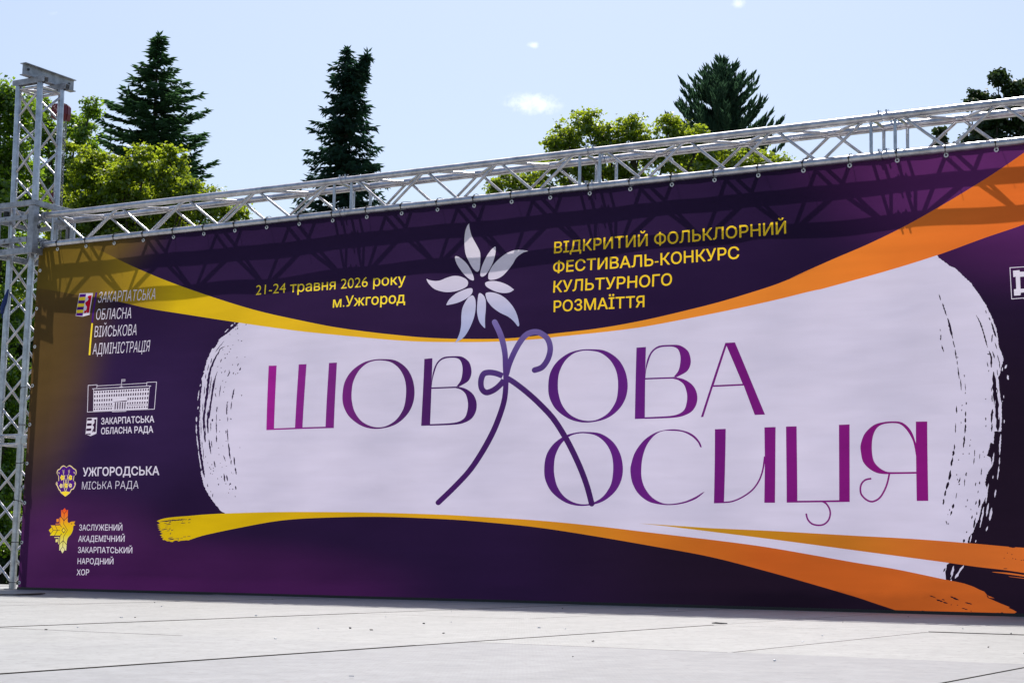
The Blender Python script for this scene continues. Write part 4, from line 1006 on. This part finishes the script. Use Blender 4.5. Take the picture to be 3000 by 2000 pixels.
# ------------------------------------------------------------------ ground
m, n, o_ = new_mat('lawn'); p = N(n, 'ShaderNodeBsdfPrincipled'); L(n, p.outputs[0], o_.inputs[0])
tcx = N(n, 'ShaderNodeTexCoord'); no = N(n, 'ShaderNodeTexNoise'); no.inputs['Scale'].default_value = .7; no.inputs['Detail'].default_value = 8; L(n, tcx.outputs['Object'], no.inputs['Vector'])
L(n, sock_mix(n, no.outputs['Fac'], (.035, .06, .018, 1), (.10, .13, .045, 1)), p.inputs['Base Color']); p.inputs['Roughness'].default_value = .95
t = MB(); s = 1500; t.v = [(-s, -s, -1.27), (s, -s, -1.27), (s, s, -1.27), (-s, s, -1.27)]; t.f = [(0, 1, 2, 3)]; t.m = [0]
tag(t.build('ground', m, None, False), kind='structure')
t = MB(); t.v = [(-25, -40, -1.262), (30, -40, -1.262), (30, 6, -1.262), (-25, 6, -1.262)]; t.f = [(0, 1, 2, 3)]; t.m = [0]
tag(t.build('pavement', plain('pavement', (.30, .29, .28), .9, scale=4), None, False), kind='structure')

# ------------------------------------------------------------------ trees
def leaf_material(name, dark, light, trans, tfac=.5, gloss=.06):
    m, n, o = new_mat(name)
    ge = N(n, 'ShaderNodeNewGeometry'); t = N(n, 'ShaderNodeTexCoord')
    no = N(n, 'ShaderNodeTexNoise'); no.inputs['Scale'].default_value = .9; no.inputs['Detail'].default_value = 3; L(n, t.outputs['Object'], no.inputs['Vector'])
    ad = N(n, 'ShaderNodeMath', operation='ADD'); L(n, no.outputs['Fac'], ad.inputs[0]); L(n, ge.outputs['Random Per Island'], ad.inputs[1])
    mr = N(n, 'ShaderNodeMapRange'); mr.inputs[1].default_value = .3; mr.inputs[2].default_value = 1.6; L(n, ad.outputs[0], mr.inputs[0])
    c = sock_mix(n, mr.outputs[0], dark + (1,), light + (1,))
    d = N(n, 'ShaderNodeBsdfDiffuse'); tr = N(n, 'ShaderNodeBsdfTranslucent'); g = N(n, 'ShaderNodeBsdfGlossy'); g.inputs['Roughness'].default_value = .4
    L(n, c, d.inputs[0]); c2 = sock_mix(n, mr.outputs[0], tuple(x * .75 for x in trans) + (1,), tuple(min(1, x * 1.25) for x in trans) + (1,)); L(n, c2, tr.inputs[0])
    m1 = N(n, 'ShaderNodeMixShader'); m1.inputs[0].default_value = tfac; L(n, d.outputs[0], m1.inputs[1]); L(n, tr.outputs[0], m1.inputs[2])
    m2 = N(n, 'ShaderNodeMixShader'); m2.inputs[0].default_value = gloss; L(n, m1.outputs[0], m2.inputs[1]); L(n, g.outputs[0], m2.inputs[2])
    L(n, m2.outputs[0], o.inputs[0]); return m
M_LIN = leaf_material('linden leaves', (.030, .078, .006), (.07, .14, .012), (.33, .53, .022), .46)
M_LINY = leaf_material('flowering linden leaves', (.040, .088, .007), (.10, .16, .013), (.48, .60, .028), .47)
M_DK = leaf_material('dark leaves', (.022, .045, .016), (.04, .075, .024), (.06, .10, .02), .3, .05)
M_SPR = leaf_material('spruce needles', (.030, .076, .042), (.075, .15, .078), (.09, .20, .07), .42, .03)
M_SPR2 = leaf_material('dark spruce needles', (.022, .058, .044), (.055, .115, .085), (.05, .13, .07), .38, .03)
M_PIN = leaf_material('pine needles', (.034, .078, .054), (.075, .14, .09), (.08, .17, .09), .38, .04)

def leaf_quads(C, nrm, size, aspect=.72):
    """rhombic leaves: centres C, normals nrm"""
    k = len(C); nrm = nrm / (np.linalg.norm(nrm, axis=1)[:, None] + 1e-9)
    r = rng.normal(size=(k, 3)); a = np.cross(nrm, r); a /= (np.linalg.norm(a, axis=1)[:, None] + 1e-9); b = np.cross(nrm, a)
    s = (size * rng.uniform(.65, 1.3, k))[:, None]
    bend = nrm * s * .18
    return np.stack([C - a * s * .5, C + b * s * .5 * aspect + bend, C + a * s * .5, C - b * s * .5 * aspect + bend], 1)
GZ = -1.27
def broadleaf(name, lobes, D, mat, label, leaf=.088, per=1500, spread=.8, seed=1, trunk_px=None, group=None):
    global rng
    rng = np.random.default_rng(seed); rs = random.Random(seed)
    k = D / F_PX
    cs = np.array([at(x, y, D) for x, y, r in lobes]); rr = np.array([r for _, _, r in lobes]) * k
    fwd = ROT[2]
    cs = cs + np.outer(rng.uniform(-1, 1, len(cs)) * spread * np.maximum(rr, .5), fwd)
    mid = cs.mean(0); base = np.array([mid[0], mid[1], GZ])
    if trunk_px is not None:
        q = at(trunk_px, 600, D); base = np.array([q[0], q[1], GZ])
    root = empty(name, tuple(base)); tag(root, label, 'tree', group)
    Q = []
    twig = []
    for c, r in zip(cs, rr):
        ncl = int(26 + 40 * r)
        d = rng.normal(size=(ncl, 3)); d /= np.linalg.norm(d, axis=1)[:, None]; d[:, 2] = d[:, 2] * .9 + .12
        rad = r * rng.uniform(.12, 1.02, ncl) ** .6
        cc = c + d * rad[:, None]
        nl = int(2.3 * per * max(.25, (r / .6) ** 2) / ncl)
        sig = np.clip(r * .15, .07, .16) * rng.uniform(.6, 1.4, ncl)
        off = rng.normal(size=(ncl, nl, 3)) * sig[:, None, None]; off[:, :, 2] *= .62
        P = (cc[:, None, :] + off).reshape(-1, 3)
        nn = np.repeat(d, nl, 0) * .55 + rng.normal(size=(ncl * nl, 3)) * .75 + np.array([0, 0, .55])
        Q.append(leaf_quads(P, nn, leaf))
        for j in rs.sample(range(ncl), min(ncl, 7)): twig.append((c, cc[j]))
    quad_mesh('crown', np.vstack(Q) - base, mat, root)
    t = MB(); top = mid + np.array([0, 0, rr.max() * .3])
    trunk = [base + (0, 0, -.1)]
    for s in np.linspace(.15, 1, 7): trunk.append(base + (top - base) * s + np.array([rs.uniform(-.12, .12), rs.uniform(-.12, .12), 0]))
    h = top[2] - GZ
    t.path([p - base for p in trunk], [.026 * h * (1 - .78 * i / 7) for i in range(8)], 9)
    for c, r in zip(cs, rr):
        s0 = trunk[min(7, max(2, int(7 * (c[2] - GZ - .22 * h) / h)))]
        m_ = (s0 + c) / 2 + np.array([rs.uniform(-.2, .2), rs.uniform(-.2, .2), -.1])
        t.path([s0 - base, m_ - base, c - base], [.05, .034, .02], 6)
    for c, e_ in twig:
        m_ = (c + e_) / 2 + np.array([rs.uniform(-.06, .06)] * 3)
        t.path([c - base, m_ - base, e_ - base], [.016, .011, .005], 5)
    t.build('trunk', M_BARK, root)
    return root

def needles(P0, dirs, length, width, k=3):
    """spindle of crossed narrow blades along each twig"""
    n_ = len(P0); out = []
    d = dirs / (np.linalg.norm(dirs, axis=1)[:, None] + 1e-9)
    r = rng.normal(size=(n_, 3)); a = np.cross(d, r); a /= (np.linalg.norm(a, axis=1)[:, None] + 1e-9); b = np.cross(d, a)
    L_ = (length * rng.uniform(.7, 1.25, n_))[:, None]
    for j in range(k):
        q = math.pi * j / k; s = a * math.cos(q) + b * math.sin(q)
        w_ = width * rng.uniform(.7, 1.3, n_)[:, None]
        out.append(np.stack([P0 - s * w_ * .3, P0 + d * L_ * .5 - s * w_ * .5, P0 + d * L_ * 1.0, P0 + d * L_ * .45 + s * w_ * .5], 1))
    return np.vstack(out)
def conifer(name, tip_px, D, prof, mat, label, shrink=.22, whorl=.30, nb=11, droop=-.18, upturn=.25, twl=.26, tww=.055, hang=.25, dens=1.0, seed=3, tips=None, irregular=.25, lean=0, gap=0.0, group=None, candles=False):
    """prof: [(height below the tip in metres, radius)]"""
    global rng
    rng = np.random.default_rng(seed); rs = random.Random(seed)
    tip = at(tip_px[0], tip_px[1], D); base = np.array([tip[0], tip[1], GZ])
    root = empty(name, tuple(base)); tag(root, label, 'tree', group)
    hs_ = np.array([p[0] for p in prof]); rs_ = np.array([p[1] for p in prof]); H = tip[2] - GZ
    t = MB(); t.path([(0, 0, -.1), (0, 0, H * .5), (0, 0, H - .15)], [H * .016, H * .010, .012], 8)
    Q = []
    stems = [(0, 0, 0, 1.0)] if tips is None else tips
    for (ox, dz, hmax, sc) in stems:
        h = .12
        while h < (hs_[-1] if hmax == 0 else hmax):
            Rm = max(.08, float(np.interp(h, hs_, rs_)) * sc - shrink)
            nbk = nb if h > .8 else max(4, int(nb * .6)); a0 = rs.uniform(0, 6.28)
            for b in range(nbk):
                if rs.random() < gap: continue
                a = a0 + 2 * math.pi * b / nbk + rs.uniform(-.25, .25)
                Ln = Rm * (1 + rs.uniform(-irregular, irregular * .6)); z = H - h + dz + rs.uniform(-.12, .12) * whorl / .3
                dirh = np.array([math.cos(a), math.sin(a), 0]); axo = ROT[0] * ox * max(0.0, 1 - h / 1.7)
                nn = max(2, int(Ln / .11 * dens)); s = np.linspace(.1, 1, nn)
                path = axo + np.outer(s * Ln, dirh); path[:, 2] = z + Ln * (droop * s * 1.1 + upturn * s ** 2.4)
                if len(path) > 2 and Ln > .5: t.path([tuple(path[0] - dirh * .1 * Ln), tuple(path[nn // 2]), tuple(path[-1])], [.018, .012, .004], 4)
                side = np.array([-dirh[1], dirh[0], 0])
                P0 = []; Dr = []; 
                for rep in range(4):
                    sg = 1 if rep % 2 else -1
                    jit = rng.normal(size=(nn, 3)) * .16
                    ang = rng.uniform(.35, 1.05, nn)[:, None]
                    dd = dirh * np.cos(ang) + side * sg * np.sin(ang) + jit; dd[:, 2] += -hang * rng.uniform(0, 1.6, nn) + (1.25 if candles else 0)
                    P0.append(path + rng.normal(size=(nn, 3)) * .03); Dr.append(dd * (1 - .35 * s)[:, None])
                P0.append(path[-1:]); Dr.append(dirh[None] + np.array([[0, 0, 1.8 if candles else .15]]))
                Q.append(needles(np.vstack(P0), np.vstack(Dr), twl, tww))
            h += whorl * rs.uniform(.8, 1.2) * (1 if h > 1 else .7)
        # leader
        zz = np.linspace(0, 1.2, 9)
        lead = np.stack([np.zeros(9), np.zeros(9), H + dz - zz], 1) + ROT[0] * ox
        Q.append(needles(np.repeat(lead, 4, 0), np.tile(np.array([[.5, .2, .7], [-.5, -.2, .7], [.2, -.5, .7], [-.2, .5, .7]]), (9, 1)), twl * .75, tww)); Q.append(needles(lead[:1] - [[0, 0, .1]], np.array([[0, 0, 1.0]]), .3, tww))
    quad_mesh('crown', np.vstack(Q), mat, root); t.build('trunk', M_BARK, root)
    return root

broadleaf('linden_tree', [(-60, 420, 150), (40, 330, 80), (20, 480, 100), (-40, 640, 150), (60, 600, 80), (30, 780, 100), (-80, 850, 150), (20, 960, 90), (40, 1120, 70), (0, 1260, 100), (-60, 1150, 140), (10, 1400, 90), (30, 1560, 80), (-60, 1500, 130), (10, 285, 48)], 38, M_LIN,
          'leafy green tree at the far left, seen through the tower', seed=11, per=1100, group='broadleaf trees behind the stage')
broadleaf('linden_tree', [(150, 420, 62), (215, 375, 52), (272, 325, 36), (258, 420, 50), (170, 520, 75), (115, 330, 55), (285, 490, 48), (230, 570, 85), (110, 600, 85), (90, 760, 70)], 44, M_LIN,
          'loose bright green tree with open top between tower and left spruce', seed=12, per=1000, group='broadleaf trees behind the stage')
broadleaf('linden_tree', [(235, 480, 68), (300, 520, 75), (250, 610, 95), (370, 560, 85), (430, 490, 62), (492, 480, 55), (500, 550, 66), (555, 605, 58), (440, 620, 85), (330, 660, 95), (622, 608, 52), (682, 634, 48), (560, 560, 40), (200, 690, 75), (520, 690, 80), (640, 700, 60), (420, 760, 120), (300, 800, 110), (90, 900, 90)], 40, M_LINY,
          'yellow-green rounded tree in front of the left spruce', seed=13, per=1250, group='broadleaf trees behind the stage')
broadleaf('linden_tree', [(1720, 365, 52), (1655, 405, 45), (1785, 400, 55), (1850, 372, 44), (1880, 425, 58), (1960, 372, 40), (2000, 405, 45), (2060, 405, 40), (1950, 455, 66), (1750, 470, 75), (1655, 480, 66), (1622, 430, 24), (1850, 505, 76), (2085, 455, 50), (2150, 478, 48), (2225, 480, 42), (2290, 486, 30), (1500, 548, 52), (1560, 525, 44), (1452, 560, 28), (1600, 570, 66), (1700, 575, 76), (2050, 530, 76), (1850, 640, 130), (1650, 690, 110), (2050, 690, 120)], 42, M_LINY,
          'bright yellow-green tree rising behind the middle of the truss', seed=14, per=1150, group='broadleaf trees behind the stage')
broadleaf('park_tree', [(2930, 232, 28), (2872, 292, 30), (2972, 270, 34), (2836, 312, 15), (2920, 325, 46), (2985, 340, 46), (2905, 385, 54), (2845, 425, 34), (2960, 425, 56), (2805, 447, 28), (2772, 458, 24), (2830, 475, 40), (2885, 465, 50), (2900, 600, 100), (3010, 660, 110), (3045, 300, 56), (3045, 400, 56), (2748, 388, 8), (2757, 415, 12), (2950, 520, 80), (3060, 520, 90)], 60, M_DK,
          'dark green tree at the far right edge above the truss', seed=15, per=1100, leaf=.15, trunk_px=2928)
k75 = 75 / F_PX
conifer('spruce_tree', (465, 106), 75, [(0, .05), (58 * k75, 34 * k75), (110 * k75, 66 * k75), (150 * k75, 85 * k75), (205 * k75, 140 * k75), (300 * k75, 150 * k75), (430 * k75, 190 * k75), (620 * k75, 215 * k75), (1500 * k75, 300 * k75)], M_SPR,
        'tall dark spruce with tiered branches right of the tower', shrink=.26, whorl=.42, nb=11, twl=.40, tww=.085, droop=-.12, upturn=.26, hang=.10, irregular=.38, gap=.12, seed=21, dens=1.0)
conifer('spruce_tree', (1022, 146), 75, [(0, .12), (30 * k75, 30 * k75), (60 * k75, 64 * k75), (100 * k75, 58 * k75), (130 * k75, 54 * k75), (165 * k75, 72 * k75), (210 * k75, 88 * k75), (300 * k75, 106 * k75), (400 * k75, 122 * k75), (520 * k75, 150 * k75), (1500 * k75, 260 * k75)], M_SPR2,
        'narrow dark spruce with forked top behind the truss, left of the flower', whorl=.30, nb=11, twl=.36, tww=.08, droop=-.34, upturn=.26, hang=.7, irregular=.55, gap=.16, seed=22, dens=.95, shrink=.24, tips=[(-.05, 0, 0, 1.0), (.80, -.16, 1.75, .62)])
k70 = 70 / F_PX
conifer('pine_tree', (2113, 182), 70, [(0, .1), (30 * k70, 22 * k70), (70 * k70, 56 * k70), (115 * k70, 90 * k70), (160 * k70, 114 * k70), (215 * k70, 122 * k70), (290 * k70, 168 * k70), (340 * k70, 165 * k70), (1400 * k70, 230 * k70)], M_PIN,
        'bushy dark pine with upright candle shoots behind the right linden', whorl=.36, nb=12, twl=.36, tww=.075, droop=-.02, upturn=.52, hang=-.2, irregular=.40, gap=.12, seed=23, dens=1.2, shrink=.06, candles=True)

broadleaf('hedge', [(x, y, 110) for x in (-260, -120, 20, 160, 300) for y in (1000, 1180, 1360, 1540, 1660)], 52, M_DK,
          'dark tall hedge behind the stage, glimpsed low through the tower', seed=31, per=420, leaf=.16)
